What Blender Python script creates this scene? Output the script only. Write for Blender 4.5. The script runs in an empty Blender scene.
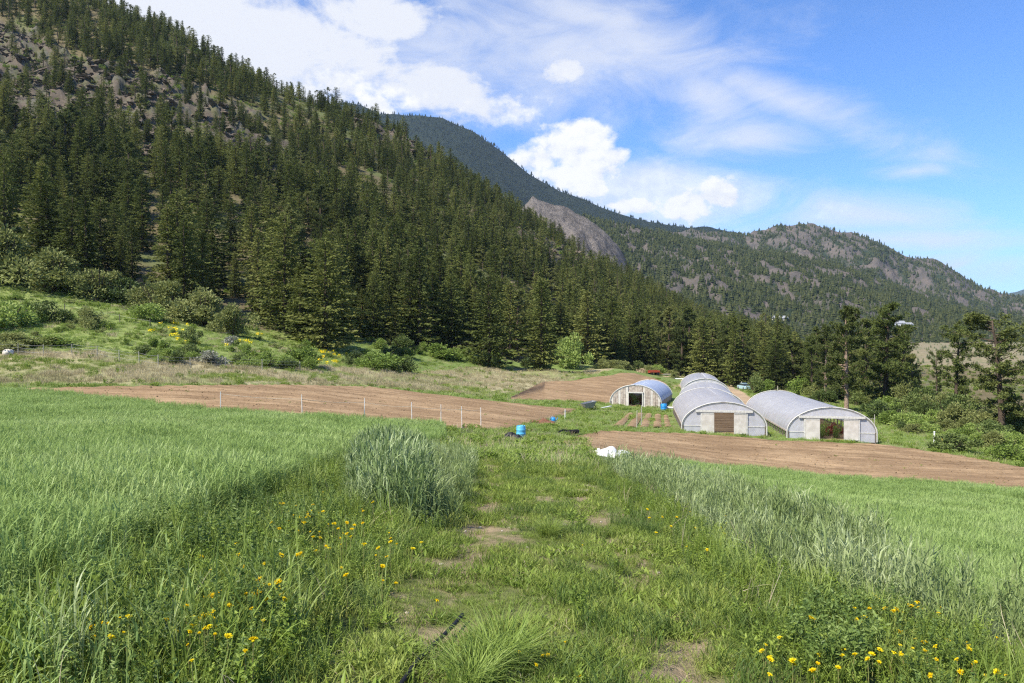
import bpy, math, random
import numpy as np
from math import radians as R
rng = np.random.default_rng(7); random.seed(7)
C = bpy.context.scene.collection
F = 760.0; HY = 330.0; CX = 512.0; EYE = 1.6       # lens in pixels, horizon row, eye height

# ------------------------------------------------------------------ noise
def _h(i, j, s):
    n = (i.astype(np.int64)*374761393 + j.astype(np.int64)*668265263 + s*974634777) & 0x7fffffff
    n = ((n ^ (n >> 13))*1274126177) & 0x7fffffff
    n = (n ^ (n >> 16)) & 0xffffff
    return n/float(0xffffff)
def vn(x, y, s=0):
    x = np.asarray(x, float); y = np.asarray(y, float)
    xi = np.floor(x); yi = np.floor(y); fx = x-xi; fy = y-yi
    fx = fx*fx*(3-2*fx); fy = fy*fy*(3-2*fy)
    a = _h(xi, yi, s); b = _h(xi+1, yi, s); c = _h(xi, yi+1, s); d = _h(xi+1, yi+1, s)
    return (a*(1-fx)+b*fx)*(1-fy)+(c*(1-fx)+d*fx)*fy - .5
def fbm(x, y, o=4, s=0, g=.5):
    t = 0; a = 1.; w = 0
    for k in range(o):
        t = t + a*vn(x*2**k+17.3*k, y*2**k-9.1*k, s+k); w += a; a *= g
    return t/w*2
def inpoly(px, py, poly):
    px = np.asarray(px, float); py = np.asarray(py, float)
    ins = np.zeros(px.shape, bool); n = len(poly)
    for i in range(n):
        x0, y0 = poly[i]; x1, y1 = poly[(i+1) % n]
        if y0 == y1: continue
        c = ((y0 > py) != (y1 > py)) & (px < (x1-x0)*(py-y0)/(y1-y0)+x0)
        ins ^= c
    return ins
def sstep(a, b, x):
    t = np.clip((x-a)/(b-a), 0, 1); return t*t*(3-2*t)

# ------------------------------------------------------------------ land form (surveyed rows: depth in m, row at which the ground is seen)
COLS = {
 -500: [(1,1930),(4.5,690),(7,575),(10,520),(15,472),(25,436),(40,408),(58,385),(66,372),(85,345),(110,310),(125,290),(150,262),(200,200),(300,110),(400,30),(500,-40),(650,-60)],
 0:   [(1,1930),(4.5,683),(7,572),(10,516),(15,472),(25,438),(40,415),(58,400),(62,389),(66,385),(85,350),(105,315),(120,288),(150,262),(200,205),(300,112),(400,30),(500,-40),(650,-20)],
 150: [(1,1930),(4.5,683),(7,580),(10,522),(15,480),(25,446),(40,423),(50,414),(54,406),(66,386),(90,352),(120,318),(160,285),(200,240),(300,138),(400,52),(460,20),(560,50),(700,100)],
 300: [(1,1930),(4.5,683),(7,590),(10,533),(15,490),(25,456),(40,431),(48,423),(52,415),(80,385),(105,362),(130,346),(160,325),(200,280),(300,188),(400,124),(460,104),(560,125),(700,160)],
 375: [(1,1930),(4.5,683),(7,592),(10,535),(15,494),(25,460),(40,437),(50,428),(55,421),(88,389),(120,367),(145,352),(180,325),(300,212),(400,148),(480,119),(590,142),(730,188)],
 450: [(1,1930),(4.5,683),(7,594),(10,538),(15,498),(25,464),(40,444),(50,434),(55,427),(95,393),(140,371),(160,358),(200,328),(300,246),(400,194),(500,170),(620,190),(760,220)],
 575: [(1,1930),(4.5,683),(7,598),(10,540),(15,502),(25,469),(40,451),(50,444),(58,437),(75,422),(95,410),(108,403),(150,378),(190,362),(250,338),(350,288),(450,260),(540,250),(660,270),(800,290)],
 645: [(1,1930),(4.5,683),(7,603),(10,548),(15,508),(25,478),(40,462),(50,455),(58,446),(75,428),(108,407),(150,385),(190,372),(250,355),(350,322),(450,300),(540,290),(660,300),(800,312)],
 700: [(1,1930),(4.8,683),(7,608),(10,555),(15,517),(25,489),(40,475),(50,468),(54,460),(75,434),(105,410),(135,396),(160,388),(190,380),(300,358),(400,338),(550,322),(700,326),(850,330)],
 830: [(1,1930),(5,683),(7,620),(10,572),(15,537),(25,510),(40,491),(50,480),(55,472),(75,439),(105,416),(130,405),(200,385),(300,366),(500,352),(800,346)],
 880: [(1,1930),(5.1,683),(7,625),(10,578),(15,545),(25,516),(40,495),(50,484),(55,475),(75,441.5),(105,420),(130,408),(200,387),(300,366),(500,352),(800,346)],
 1024:[(1,1930),(5.3,683),(7,638),(10,594),(15,564),(25,534),(40,507),(48,494),(52,487),(62,468),(75,455),(100,435),(150,408),(250,380),(400,362),(600,352),(800,346)],
 1500:[(1,1930),(5.6,683),(7,645),(10,604),(15,570),(25,540),(40,512),(55,487),(75,462),(100,440),(150,410),(250,382),(400,364),(600,352),(800,346)],
}
_cp = np.array(sorted(COLS)); _cu = (_cp-CX)/F
_ls = np.linspace(math.log(1.0), math.log(900.0), 420)
_tab = []
for p in _cp:
    a = np.array(COLS[p], float); z = -(a[:, 1]-HY)/F*a[:, 0]
    zz = np.interp(_ls, np.log(a[:, 0]), z)
    _tab.append(zz)
_tab = np.array(_tab)
_uu = np.linspace(_cu[0], _cu[-1], 260)
_T = np.array([np.interp(_uu, _cu, _tab[:, k]) for k in range(len(_ls))])     # [depth, u]
def _blur(A, ax, n):
    k = np.hanning(2*n+3)[1:-1]; k /= k.sum()
    P = np.pad(A, [(n, n) if i == ax else (0, 0) for i in range(2)], mode='edge')
    return sum(k[i]*np.take(P, np.arange(i, i+A.shape[ax]), axis=ax) for i in range(2*n+1))
_T = _blur(_T, 1, 9); _T = _blur(_T, 0, 4)
ROCKPOLY = [[(-60, 5), (40, 35), (80, 62), (135, 68), (180, 84), (240, 108), (292, 150), (280, 172), (215, 168), (180, 140), (110, 140), (60, 130), (-60, 110)],
            [(325, 98), (350, 100), (470, 168), (480, 190), (430, 168), (370, 135), (330, 118)],
            [(505, 232), (545, 242), (600, 268), (596, 282), (560, 270), (520, 254)],
            [(120, 150), (150, 145), (175, 160), (150, 172)], [(362, 248), (378, 250), (376, 262), (362, 262)],
            [(120, 306), (175, 312), (170, 322), (130, 318)]]
LPATH = np.array([(700, 318), (683, 330), (600, 385), (550, 422), (520, 440), (480, 455), (450, 478), (435, 488), (420, 520)], float)
RPATH = np.array([(700, 820), (683, 800), (640, 760), (600, 720), (560, 680), (520, 640), (490, 608), (465, 580), (450, 556), (437, 530), (420, 545)], float)
RBASE = np.array([(700, 1120), (668, 1030), (652, 960), (625, 885), (602, 810), (576, 762), (546, 722), (520, 684), (495, 645), (478, 615), (465, 598), (450, 590), (420, 585)], float)
def ip(tab, y): o = np.argsort(tab[:, 0]); return np.interp(y, tab[o, 0], tab[o, 1])
def base_z(x, y):
    r = np.hypot(x, y); th = np.arctan2(x, y)
    tc = np.clip(th, -math.atan(1.3), math.atan(1.28))
    back = np.clip((np.abs(th)-R(52))/R(128), 0, 1)            # behind the viewer the two sides run into each other
    s = np.clip(r*np.cos(tc), 1.0, 899)
    u = np.tan(tc)
    def look(u):
        fu = np.clip((u-_uu[0])/(_uu[-1]-_uu[0])*(len(_uu)-1), 0, len(_uu)-1.001); fd = np.clip((np.log(s)-_ls[0])/(_ls[-1]-_ls[0])*(len(_ls)-1), 0, len(_ls)-1.001)
        i = fd.astype(int); j = fu.astype(int); a = fd-i; b = fu-j
        return (_T[i, j]*(1-a)+_T[i+1, j]*a)*(1-b)+(_T[i, j+1]*(1-a)+_T[i+1, j+1]*a)*b
    z = look(u)
    z = z*(1-back*.5)+look(0*u)*back*.5
    far = sstep(800, 1100, r)
    z = z*(1-far) - 14*far
    return z + EYE, s
def proj(x, y, z):
    yy = np.maximum(y, .1)
    return CX+F*x/yy, HY-F*(z-EYE)/yy
def H(x, y, full=False):
    x = np.asarray(x, float); y = np.asarray(y, float)
    z, s = base_z(x, y)
    px, py = proj(x, y, z)
    near = 1-sstep(30, 60, s)
    d = fbm(x*1.1, y*1.1, 3, 3)*.045*near
    meadow = sstep(62, 80, s)*(px < 560)*(1-sstep(560, 640, px))
    d = d+fbm(x/9, y/9, 3, 5)*.35*meadow*(py < 384)
    wood = sstep(125, 170, s)
    d = d+fbm(x/28, y/28, 4, 9)*2.6*wood
    rock = np.zeros_like(z)
    for p in ROCKPOLY[:3]:
        rock = np.maximum(rock, inpoly(px+fbm(x/14, y/14, 2, 2)*14, py+fbm(x/14, y/14, 2, 4)*10, p)*1.)
    rock = rock*(y > 100)
    rd = (np.abs(fbm(x/13, y/13+z/9, 4, 21))*-8.5+1.8) + np.round(fbm(x/8, y/8, 3, 23)*4)*1.3
    d = d+rd*rock
    # wheel ruts in the track
    pc = (ip(LPATH, py)+ip(RPATH, py))/2; off = (px-pc)*y/F
    inp = (py > 436)*(y > 0)*(s < 60)
    d = d-.05*np.exp(-((np.abs(off)-.9)/.25)**2)*inp
    if full: return z+d, px, py, rock
    return z+d
_dg = np.exp(np.linspace(math.log(3.5), math.log(800), 1500))
def solve(px, py, dmin=3.5, dmax=800):
    u = (px-CX)/F; m = (_dg >= dmin) & (_dg <= dmax); g = _dg[m]
    z, _ = base_z(u*g, g); yy = HY-F*(z-EYE)/g
    k = np.where(yy <= py)[0]
    if len(k) == 0: return g[-1]
    k = k[0]
    if k == 0: return g[0]
    t = (yy[k-1]-py)/max(yy[k-1]-yy[k], 1e-6)
    return g[k-1]+t*(g[k]-g[k-1])
def at(px, py, dmin=3.5, dmax=800):
    d = solve(px, py, dmin, dmax); x = (px-CX)/F*d
    return np.array([x, d, float(H(x, d))])
def atd(px, d):
    x = (px-CX)/F*d; return np.array([x, d, float(H(x, d))])

# ------------------------------------------------------------------ materials
class E:                                   # tiny expression wrapper over Math nodes
    nt = None
    def __init__(s, o): s.o = o
    @staticmethod
    def m(op, *a, clamp=False):
        n = E.nt.nodes.new('ShaderNodeMath'); n.operation = op; n.use_clamp = clamp
        for i, v in enumerate(a):
            if isinstance(v, E): E.nt.links.new(v.o, n.inputs[i])
            else: n.inputs[i].default_value = float(v)
        return E(n.outputs[0])
    def __add__(s, b): return E.m('ADD', s, b)
    __radd__ = __add__
    def __sub__(s, b): return E.m('SUBTRACT', s, b)
    def __rsub__(s, b): return E.m('SUBTRACT', b, s)
    def __mul__(s, b): return E.m('MULTIPLY', s, b)
    __rmul__ = __mul__
    def __truediv__(s, b): return E.m('DIVIDE', s, b)
def ss(a, b, v):
    n = E.nt.nodes.new('ShaderNodeMapRange'); n.interpolation_type = 'SMOOTHSTEP'
    E.nt.links.new(v.o, n.inputs[0]); n.inputs[1].default_value = a; n.inputs[2].default_value = b
    return E(n.outputs[0])
def noise(vec, sc, det=4, rough=.55, dist=0):
    n = E.nt.nodes.new('ShaderNodeTexNoise'); n.inputs['Scale'].default_value = sc; n.inputs['Detail'].default_value = det
    n.inputs['Roughness'].default_value = rough; n.inputs['Distortion'].default_value = dist
    if vec is not None: E.nt.links.new(vec, n.inputs['Vector'])
    return n
def mixc(f, a, b, mode='MIX'):
    n = E.nt.nodes.new('ShaderNodeMix'); n.data_type = 'RGBA'; n.blend_type = mode
    for v, i in ((f, 0), (a, 6), (b, 7)):
        if isinstance(v, E): E.nt.links.new(v.o, n.inputs[i])
        elif hasattr(v, 'is_output'): E.nt.links.new(v, n.inputs[i])
        elif isinstance(v, (int, float)): n.inputs[i].default_value = v
        else: n.inputs[i].default_value = (*v, 1)
    return n.outputs[2]
def newmat(name):
    m = bpy.data.materials.new(name); m.use_nodes = True; m.node_tree.nodes.clear(); E.nt = m.node_tree
    o = m.node_tree.nodes.new('ShaderNodeOutputMaterial'); return m, o
def principled(col, rough=.7, spec=.3, metal=0, bump=None, bstr=.3, bdist=.05):
    n = E.nt.nodes.new('ShaderNodeBsdfPrincipled')
    if hasattr(col, 'is_output'): E.nt.links.new(col, n.inputs['Base Color'])
    else: n.inputs['Base Color'].default_value = (*col, 1)
    n.inputs['Roughness'].default_value = rough; n.inputs['Specular IOR Level'].default_value = spec; n.inputs['Metallic'].default_value = metal
    if bump is not None:
        b = E.nt.nodes.new('ShaderNodeBump'); b.inputs['Strength'].default_value = bstr; b.inputs['Distance'].default_value = bdist
        E.nt.links.new(bump, b.inputs['Height']); E.nt.links.new(b.outputs[0], n.inputs['Normal'])
    return n
def coords(): return E.nt.nodes.new('ShaderNodeTexCoord')
def leafmat(name, cols, trans=.35, rough=.55, island=True, big=0.0, spec=.25, ow=.55):
    """cols: three albedos; they vary from plant to plant and from leaf to leaf"""
    m, o = newmat(name); nt = m.node_tree
    oi = nt.nodes.new('ShaderNodeObjectInfo'); g = nt.nodes.new('ShaderNodeNewGeometry')
    f = E(oi.outputs['Random'])*ow+E(g.outputs['Random Per Island'])*(1-ow)
    if big:
        p = noise(g.outputs['Position'], big, 3); f = f*.55+ss(.3, .7, E(p.outputs[0]))*.45
    r = nt.nodes.new('ShaderNodeValToRGB'); nt.links.new(f.o, r.inputs[0])
    e = r.color_ramp.elements; e[0].position = .15; e[0].color = (*cols[0], 1); e[1].position = .85; e[1].color = (*cols[2], 1)
    x = e.new(.5); x.color = (*cols[1], 1)
    b = principled(r.outputs[0], rough, spec)
    t = nt.nodes.new('ShaderNodeBsdfTranslucent'); nt.links.new(r.outputs[0], t.inputs[0])
    mx = nt.nodes.new('ShaderNodeMixShader'); mx.inputs[0].default_value = trans
    nt.links.new(b.outputs[0], mx.inputs[1]); nt.links.new(t.outputs[0], mx.inputs[2]); nt.links.new(mx.outputs[0], o.inputs[0])
    return m
def flat(name, a, b=None, sc=8, rough=.7, spec=.3, metal=0, bump=.2, det=4):
    m, o = newmat(name); tc = coords(); n = noise(tc.outputs['Object'], sc, det)
    if b is None: b = tuple(c*.75 for c in a)
    c = mixc(ss(.35, .65, E(n.outputs[0])), a, b)
    p = principled(c, rough, spec, metal, n.outputs[0], bump, .02); m.node_tree.links.new(p.outputs[0], o.inputs[0]); return m

# ------------------------------------------------------------------ mesh helpers
def tag(o, label=None, cat=None, group=None, kind=None):
    if label: o['label'] = label
    if cat: o['category'] = cat
    if group: o['group'] = group
    if kind: o['kind'] = kind
    return o
def mk_mesh(name, V, quads=None, tris=None, mats=(), mi=None, smooth=False, attrs=None):
    me = bpy.data.meshes.new(name); V = np.asarray(V, np.float32)
    quads = np.zeros((0, 4), int) if quads is None else np.asarray(quads, int).reshape(-1, 4)
    tris = np.zeros((0, 3), int) if tris is None else np.asarray(tris, int).reshape(-1, 3)
    me.vertices.add(len(V)); me.vertices.foreach_set('co', V.ravel())
    nl = quads.size+tris.size; me.loops.add(nl); me.polygons.add(len(quads)+len(tris))
    me.loops.foreach_set('vertex_index', np.concatenate([quads.ravel(), tris.ravel()]).astype(np.int32))
    st = np.concatenate([np.arange(len(quads))*4, quads.size+np.arange(len(tris))*3]).astype(np.int32)
    me.polygons.foreach_set('loop_start', st)
    for m in mats: me.materials.append(m)
    if mi is not None: me.polygons.foreach_set('material_index', np.asarray(mi, np.int32))
    if attrs:
        for k, (ty, dom, arr) in attrs.items():
            a = me.attributes.new(k, ty, dom); key = {'FLOAT': 'value', 'INT': 'value', 'FLOAT_VECTOR': 'vector', 'FLOAT_COLOR': 'color'}[ty]
            a.data.foreach_set(key, np.ascontiguousarray(arr).ravel())
    me.update(calc_edges=True); me.validate()
    me.polygons.foreach_set('use_smooth', np.full(len(me.polygons), bool(smooth)))
    return me
def link(name, me, parent=None, loc=None):
    o = bpy.data.objects.new(name, me); C.objects.link(o)
    if parent is not None: o.parent = parent
    if loc is not None: o.location = loc
    return o
class MB:                                  # collects shapes, then links them as ONE mesh
    def __init__(s): s.V = []; s.Q = []; s.T = []; s.n = 0
    def add(s, V, Q=None, T=None):
        V = np.asarray(V, float).reshape(-1, 3)
        if Q is not None and len(Q): s.Q.append(np.asarray(Q, int).reshape(-1, 4)+s.n)
        if T is not None and len(T): s.T.append(np.asarray(T, int).reshape(-1, 3)+s.n)
        s.V.append(V); s.n += len(V); return s
    def box(s, c, d, rz=0, bev=0):
        x, y, z = np.array(d)/2.
        v = np.array([(-x, -y, -z), (x, -y, -z), (x, y, -z), (-x, y, -z), (-x, -y, z), (x, -y, z), (x, y, z), (-x, y, z)])
        ca, sa = math.cos(rz), math.sin(rz); v = np.c_[v[:, 0]*ca-v[:, 1]*sa, v[:, 0]*sa+v[:, 1]*ca, v[:, 2]]+np.array(c)
        return s.add(v, [(0, 3, 2, 1), (4, 5, 6, 7), (0, 1, 5, 4), (1, 2, 6, 5), (2, 3, 7, 6), (3, 0, 4, 7)])
    def tube(s, pts, rad, n=6, cap=True):
        P = np.asarray(pts, float); rad = np.broadcast_to(np.asarray(rad, float), (len(P),))
        D = np.gradient(P, axis=0); D /= np.linalg.norm(D, axis=1, keepdims=True)+1e-9
        up = np.array([0, 0, 1.]) if abs(D[0][2]) < .9 else np.array([1., 0, 0])
        A = np.cross(D, up); A /= np.linalg.norm(A, axis=1, keepdims=True)+1e-9; B = np.cross(D, A)
        a = np.arange(n)/n*2*math.pi
        V = (P[:, None]+rad[:, None, None]*(A[:, None]*np.cos(a)[None, :, None]+B[:, None]*np.sin(a)[None, :, None])).reshape(-1, 3)
        i, j = np.meshgrid(np.arange(len(P)-1), np.arange(n), indexing='ij'); k = (j+1) % n
        Q = np.stack([i*n+j, i*n+k, (i+1)*n+k, (i+1)*n+j], -1).reshape(-1, 4)
        T = []
        if cap:
            V = np.vstack([V, P[0], P[-1]]); c0 = len(P)*n
            T = [(c0, (q+1) % n, q) for q in range(n)]+[(c0+1, (len(P)-1)*n+q, (len(P)-1)*n+(q+1) % n) for q in range(n)]
        return s.add(V, Q, T)
    def grid(s, G):                        # G: [a,b,3]
        a, b = G.shape[:2]; i, j = np.meshgrid(np.arange(a-1), np.arange(b-1), indexing='ij')
        return s.add(G.reshape(-1, 3), np.stack([i*b+j, i*b+j+1, (i+1)*b+j+1, (i+1)*b+j], -1).reshape(-1, 4))
    def lathe(s, prof, n=16, c=(0, 0, 0)):
        P = np.asarray(prof, float); a = np.arange(n+1)/n*2*math.pi
        G = np.stack([P[:, None, 0]*np.cos(a), P[:, None, 0]*np.sin(a), np.repeat(P[:, 1:2], n+1, 1)], -1)+np.array(c)
        return s.grid(G)
    def ball(s, c, r, n=10, seed=0, rough=.0):
        t = np.linspace(0, math.pi, n); a = np.linspace(0, 2*math.pi, 2*n+1)
        tt, aa = np.meshgrid(t, a, indexing='ij'); D = np.stack([np.sin(tt)*np.cos(aa), np.sin(tt)*np.sin(aa), np.cos(tt)], -1)
        k = 1+rough*fbm(D[..., 0]*1.7+seed*7+D[..., 2]*1.3, D[..., 1]*1.7-D[..., 2], 3, seed)
        return s.grid(D*k[..., None]*np.array(r)+np.array(c))
    def arrays(s):
        V = np.vstack(s.V) if s.V else np.zeros((0, 3)); Q = np.vstack(s.Q) if s.Q else None; T = np.vstack(s.T) if s.T else None
        return V, Q, T
    def build(s, name, mat, parent=None, loc=None, smooth=False):
        V, Q, T = s.arrays(); return link(name, mk_mesh(name, V, Q, T, [mat], smooth=smooth), parent, loc)
def nrm(v): return v/(np.linalg.norm(v, axis=-1, keepdims=True)+1e-9)
def leaves(P, D, L, W, rnd=None, fold=.0):
    """diamond leaves or sprays: base P, direction D, length L, width W"""
    P = np.asarray(P, float); D = nrm(np.asarray(D, float)); n = len(P); rnd = rnd or rng
    S = nrm(np.cross(D, nrm(rnd.normal(size=(n, 3))))); L = np.broadcast_to(L, n)[:, None]; W = np.broadcast_to(W, n)[:, None]
    up = np.cross(S, D)
    V = np.stack([P, P+D*L*.45+S*W/2+up*fold*W, P+D*L, P+D*L*.45-S*W/2+up*fold*W], 1).reshape(-1, 3)
    return V, np.arange(4*n).reshape(-1, 4)
def blades(P, az, h, lean, w, droop=.3, twist=None):
    """grass blades with three bends: base P, heading az, height h, lean (tip shift / height), width w"""
    n = len(P); P = np.asarray(P, float)
    hd = np.stack([np.cos(az), np.sin(az), 0*az], 1); tw = az+math.pi/2 if twist is None else twist
    sd = np.stack([np.cos(tw), np.sin(tw), 0*az], 1)
    h = np.broadcast_to(h, n)[:, None]; lean = np.broadcast_to(lean, n)[:, None]; w = np.broadcast_to(w, n)[:, None]
    def pt(t): return P+hd*h*lean*t**2+np.array([0, 0, 1.])*h*(t-droop*lean*t**3)
    a, b, c, d = pt(0), pt(.4), pt(.75), pt(1.0)
    V = np.stack([a-sd*w*.35, a+sd*w*.35, b-sd*w*.5, b+sd*w*.5, c-sd*w*.36, c+sd*w*.36, d], 1).reshape(-1, 3)
    k = np.arange(n)[:, None]*7
    Q = np.concatenate([k+np.array([[0, 1, 3, 2]]), k+np.array([[2, 3, 5, 4]])], 0); T = k+np.array([[4, 5, 6]])
    return V, Q, T

# ------------------------------------------------------------------ scattering stuff: ONE object, plants instanced on its own loose points
_ng = None
def scatter_group():
    global _ng
    if _ng: return _ng
    g = bpy.data.node_groups.new('plants_on_points', 'GeometryNodeTree'); _ng = g
    g.interface.new_socket('Geometry', in_out='INPUT', socket_type='NodeSocketGeometry'); g.interface.new_socket('Geometry', in_out='OUTPUT', socket_type='NodeSocketGeometry')
    N = g.nodes.new; L = g.links.new
    i = N('NodeGroupInput'); o = N('NodeGroupOutput')
    def attr(nm, ty):
        a = N('GeometryNodeInputNamedAttribute'); a.data_type = ty; a.inputs[0].default_value = nm; return a.outputs[0]
    pid = attr('pid', 'INT')
    cmp_ = N('FunctionNodeCompare'); cmp_.data_type = 'INT'; cmp_.operation = 'LESS_THAN'
    ins = [s for s in cmp_.inputs if s.type == 'INT']; L(pid, ins[0]); ins[1].default_value = 0
    sep = N('GeometryNodeSeparateGeometry'); sep.domain = 'POINT'; L(i.outputs[0], sep.inputs[0]); L(cmp_.outputs[0], sep.inputs[1])
    spl = N('GeometryNodeSplitToInstances'); spl.domain = 'POINT'; L(sep.outputs[1], spl.inputs[0]); L(pid, spl.inputs['Group ID'])
    iop = N('GeometryNodeInstanceOnPoints'); L(sep.outputs[0], iop.inputs['Points']); L(spl.outputs[0], iop.inputs['Instance'])
    iop.inputs['Pick Instance'].default_value = True
    L(attr('idx', 'INT'), iop.inputs['Instance Index']); L(attr('rot', 'FLOAT_VECTOR'), iop.inputs['Rotation']); L(attr('scl', 'FLOAT_VECTOR'), iop.inputs['Scale'])
    L(iop.outputs[0], o.inputs[0]); return g
def scatter(name, protos, pts, mats, scl, idx=None, tilt=.08, label=None, cat=None, parent=None, rz=None, kind='stuff'):
    """protos: list of (V,Q,T,mat_index)"""
    n = len(pts)
    if n == 0: return None
    V = []; Q = []; T = []; pid = []; mq = []; mt = []; k = 0
    for a, (v, q, t, m) in enumerate(protos):
        v = np.asarray(v, float); V.append(v); pid.append(np.full(len(v), a))
        if q is not None and len(q): Q.append(np.asarray(q)+k); mq.append(np.broadcast_to(m[0] if isinstance(m, tuple) else m, len(q)))
        if t is not None and len(t): T.append(np.asarray(t)+k); mt.append(np.broadcast_to(m[1] if isinstance(m, tuple) else m, len(t)))
        k += len(v)
    org = np.mean(pts, axis=0); V.append(np.asarray(pts)-org)
    pid.append(np.full(n, -1)); V = np.vstack(V); pid = np.concatenate(pid)
    z = k
    ix = np.zeros(len(V), int); ix[z:] = rng.integers(0, len(protos), n) if idx is None else idx
    rot = np.zeros((len(V), 3)); rot[z:, 0] = rng.normal(0, tilt, n); rot[z:, 1] = rng.normal(0, tilt, n); rot[z:, 2] = rng.uniform(0, 6.283, n) if rz is None else rz
    sc = np.ones((len(V), 3)); s = np.asarray(scl, float); sc[z:] = s if s.ndim == 2 else np.repeat(np.broadcast_to(s, n)[:, None], 3, 1)
    me = mk_mesh(name, V, np.vstack(Q) if Q else None, np.vstack(T) if T else None, mats, np.concatenate(mq+mt) if (mq or mt) else None,
                 attrs={'pid': ('INT', 'POINT', pid.astype(np.int32)), 'idx': ('INT', 'POINT', ix.astype(np.int32)),
                        'rot': ('FLOAT_VECTOR', 'POINT', rot.astype(np.float32)), 'scl': ('FLOAT_VECTOR', 'POINT', sc.astype(np.float32))})
    o = link(name, me, parent, org)
    md = o.modifiers.new('scatter', 'NODES'); md.node_group = scatter_group()
    tag(o, label, cat, kind=kind); return o
HAZE = 0.00004; EXPO = 0.88; DENO = False
# ------------------------------------------------------------------ zones on the ground
A_NEAR = np.array([(20, 392.5), (100, 399), (200, 412), (330, 420), (440, 427), (500, 430), (560, 417), (578, 410)], float)
A_FAR = np.array([(20, 389), (100, 387), (280, 385), (370, 387), (480, 400), (540, 406.5), (578, 409.8)], float)
B_NEAR = np.array([(510, 399.2), (560, 400.5), (605, 403), (640, 399), (668, 390)], float)
B_FAR = np.array([(510, 398), (545, 381), (600, 378), (640, 377), (668, 385)], float)
C_NEAR = np.array([(562, 446), (600, 455), (700, 467), (830, 478), (900, 482), (1024, 492), (1120, 500)], float)
C_FAR = np.array([(562, 441), (600, 431.5), (690, 434), (780, 441), (880, 445), (960, 456), (1024, 468), (1120, 481)], float)
FE = np.array([(-300, 262), (0, 264), (60, 281), (150, 302), (230, 324), (300, 337), (330, 343), (400, 350), (500, 357), (600, 365), (650, 366), (700, 377), (740, 384), (800, 392), (870, 399), (930, 416), (1024, 434), (1300, 446)], float)
LFB = np.array([(-300, 700), (-100, 655), (0, 622), (100, 574), (200, 528), (300, 486), (345, 460), (420, 447), (470, 436)], float)   # front edge of the left rye
GREY_L = [(345, 515), (385, 528), (450, 532), (474, 500), (474, 458), (430, 448), (352, 452)]
MEADOW = [(-500, 345), (0, 350), (100, 352), (230, 362), (330, 367), (420, 372), (520, 365), (620, 372), (560, 380), (520, 392), (480, 396), (370, 386), (280, 384.5), (0, 384.5), (-500, 384.5)]
BEDS = [[(612, 427), (622, 427), (634, 414), (628, 414)], [(626, 428), (636, 428), (644, 414), (637, 414)], [(640, 428), (649, 428), (652, 414.5), (646, 414.5)], [(653, 428), (662, 428), (661, 415), (655, 415)], [(665, 428), (672, 428), (668, 416), (664, 416)]]
DIRT = [(472, 545, 34, 6), (495, 563, 24, 7), (528, 576, 16, 4), (486, 508, 22, 6), (511, 545, 12, 4), (598, 520, 16, 5), (484, 448, 9, 6), (646, 644, 34, 6), (640, 603, 26, 7), (768, 610, 22, 6),
        (692, 648, 24, 8), (590, 490, 14, 5), (560, 470, 10, 4), (487, 470, 9, 5), (430, 562, 14, 4), (655, 575, 16, 4), (470, 527, 14, 4), (545, 500, 10, 3), (620, 547, 16, 3), (700, 630, 20, 4)]
def in_band(px, py, near, far, x0, x1, pad=0):
    return (px > x0) & (px < x1) & (py < ip(near, px)+pad) & (py > ip(far, px)-pad)
def zones(x, y, z=None):
    z0, s = base_z(x, y); px, py = proj(x, y, z0)
    Z = dict(px=px, py=py, s=s)
    fr = (y > 1)
    Z['A'] = in_band(px, py, A_NEAR, A_FAR, 20, 578)&fr&(s > 40); Z['B'] = in_band(px, py, B_NEAR, B_FAR, 510, 668)&fr&(s > 80); Z['C'] = in_band(px, py, C_NEAR, C_FAR, 562, 1120)&fr&(s > 35)
    Z['soil'] = Z['A'] | Z['B'] | Z['C']
    lp = ip(LPATH, py); rp = ip(RPATH, py); rb = ip(RBASE, py)
    nearz = fr & (s < 62) & (py > 428)
    Z['path'] = nearz & (px > lp) & (px < rp)
    Z['rmargin'] = nearz & (px >= rp) & (px < rb)
    w = 1.15+1.9*sstep(7, 16, s)
    dx = (px-rb)*y/F
    Z['rstrip'] = fr & (px >= rb) & (dx < w) & (py > 449) & (s < 45) & ~Z['soil']
    Z['rblock'] = fr & (px >= rb) & (dx >= w) & (py > ip(C_NEAR, px)+1.5) & (s < 60)
    Z['greyL'] = nearz & inpoly(px, py, GREY_L)
    ln = np.where(px > 440, 999, ip(A_NEAR, px)); lfb = ip(LFB, px)
    Z['lblock'] = fr & (px < 440) & (py < lfb) & (py > np.where(px < 20, 391.5, ln)+1.0) & (s < 66) & ~Z['greyL'] & ~Z['soil']
    Z['lmargin'] = nearz & (px <= lp) & ~Z['lblock'] & ~Z['greyL'] & ~Z['soil']
    Z['meadow'] = fr & inpoly(px, py, MEADOW) & (s > 60) & ~Z['soil']
    Z['wood'] = (py < ip(FE, px)) & (s > 95) & fr
    rest = ~(Z['soil'] | Z['path'] | Z['rmargin'] | Z['rstrip'] | Z['rblock'] | Z['greyL'] | Z['lblock'] | Z['lmargin'] | Z['meadow'] | Z['wood'])
    Z['green'] = rest
    return Z

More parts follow.
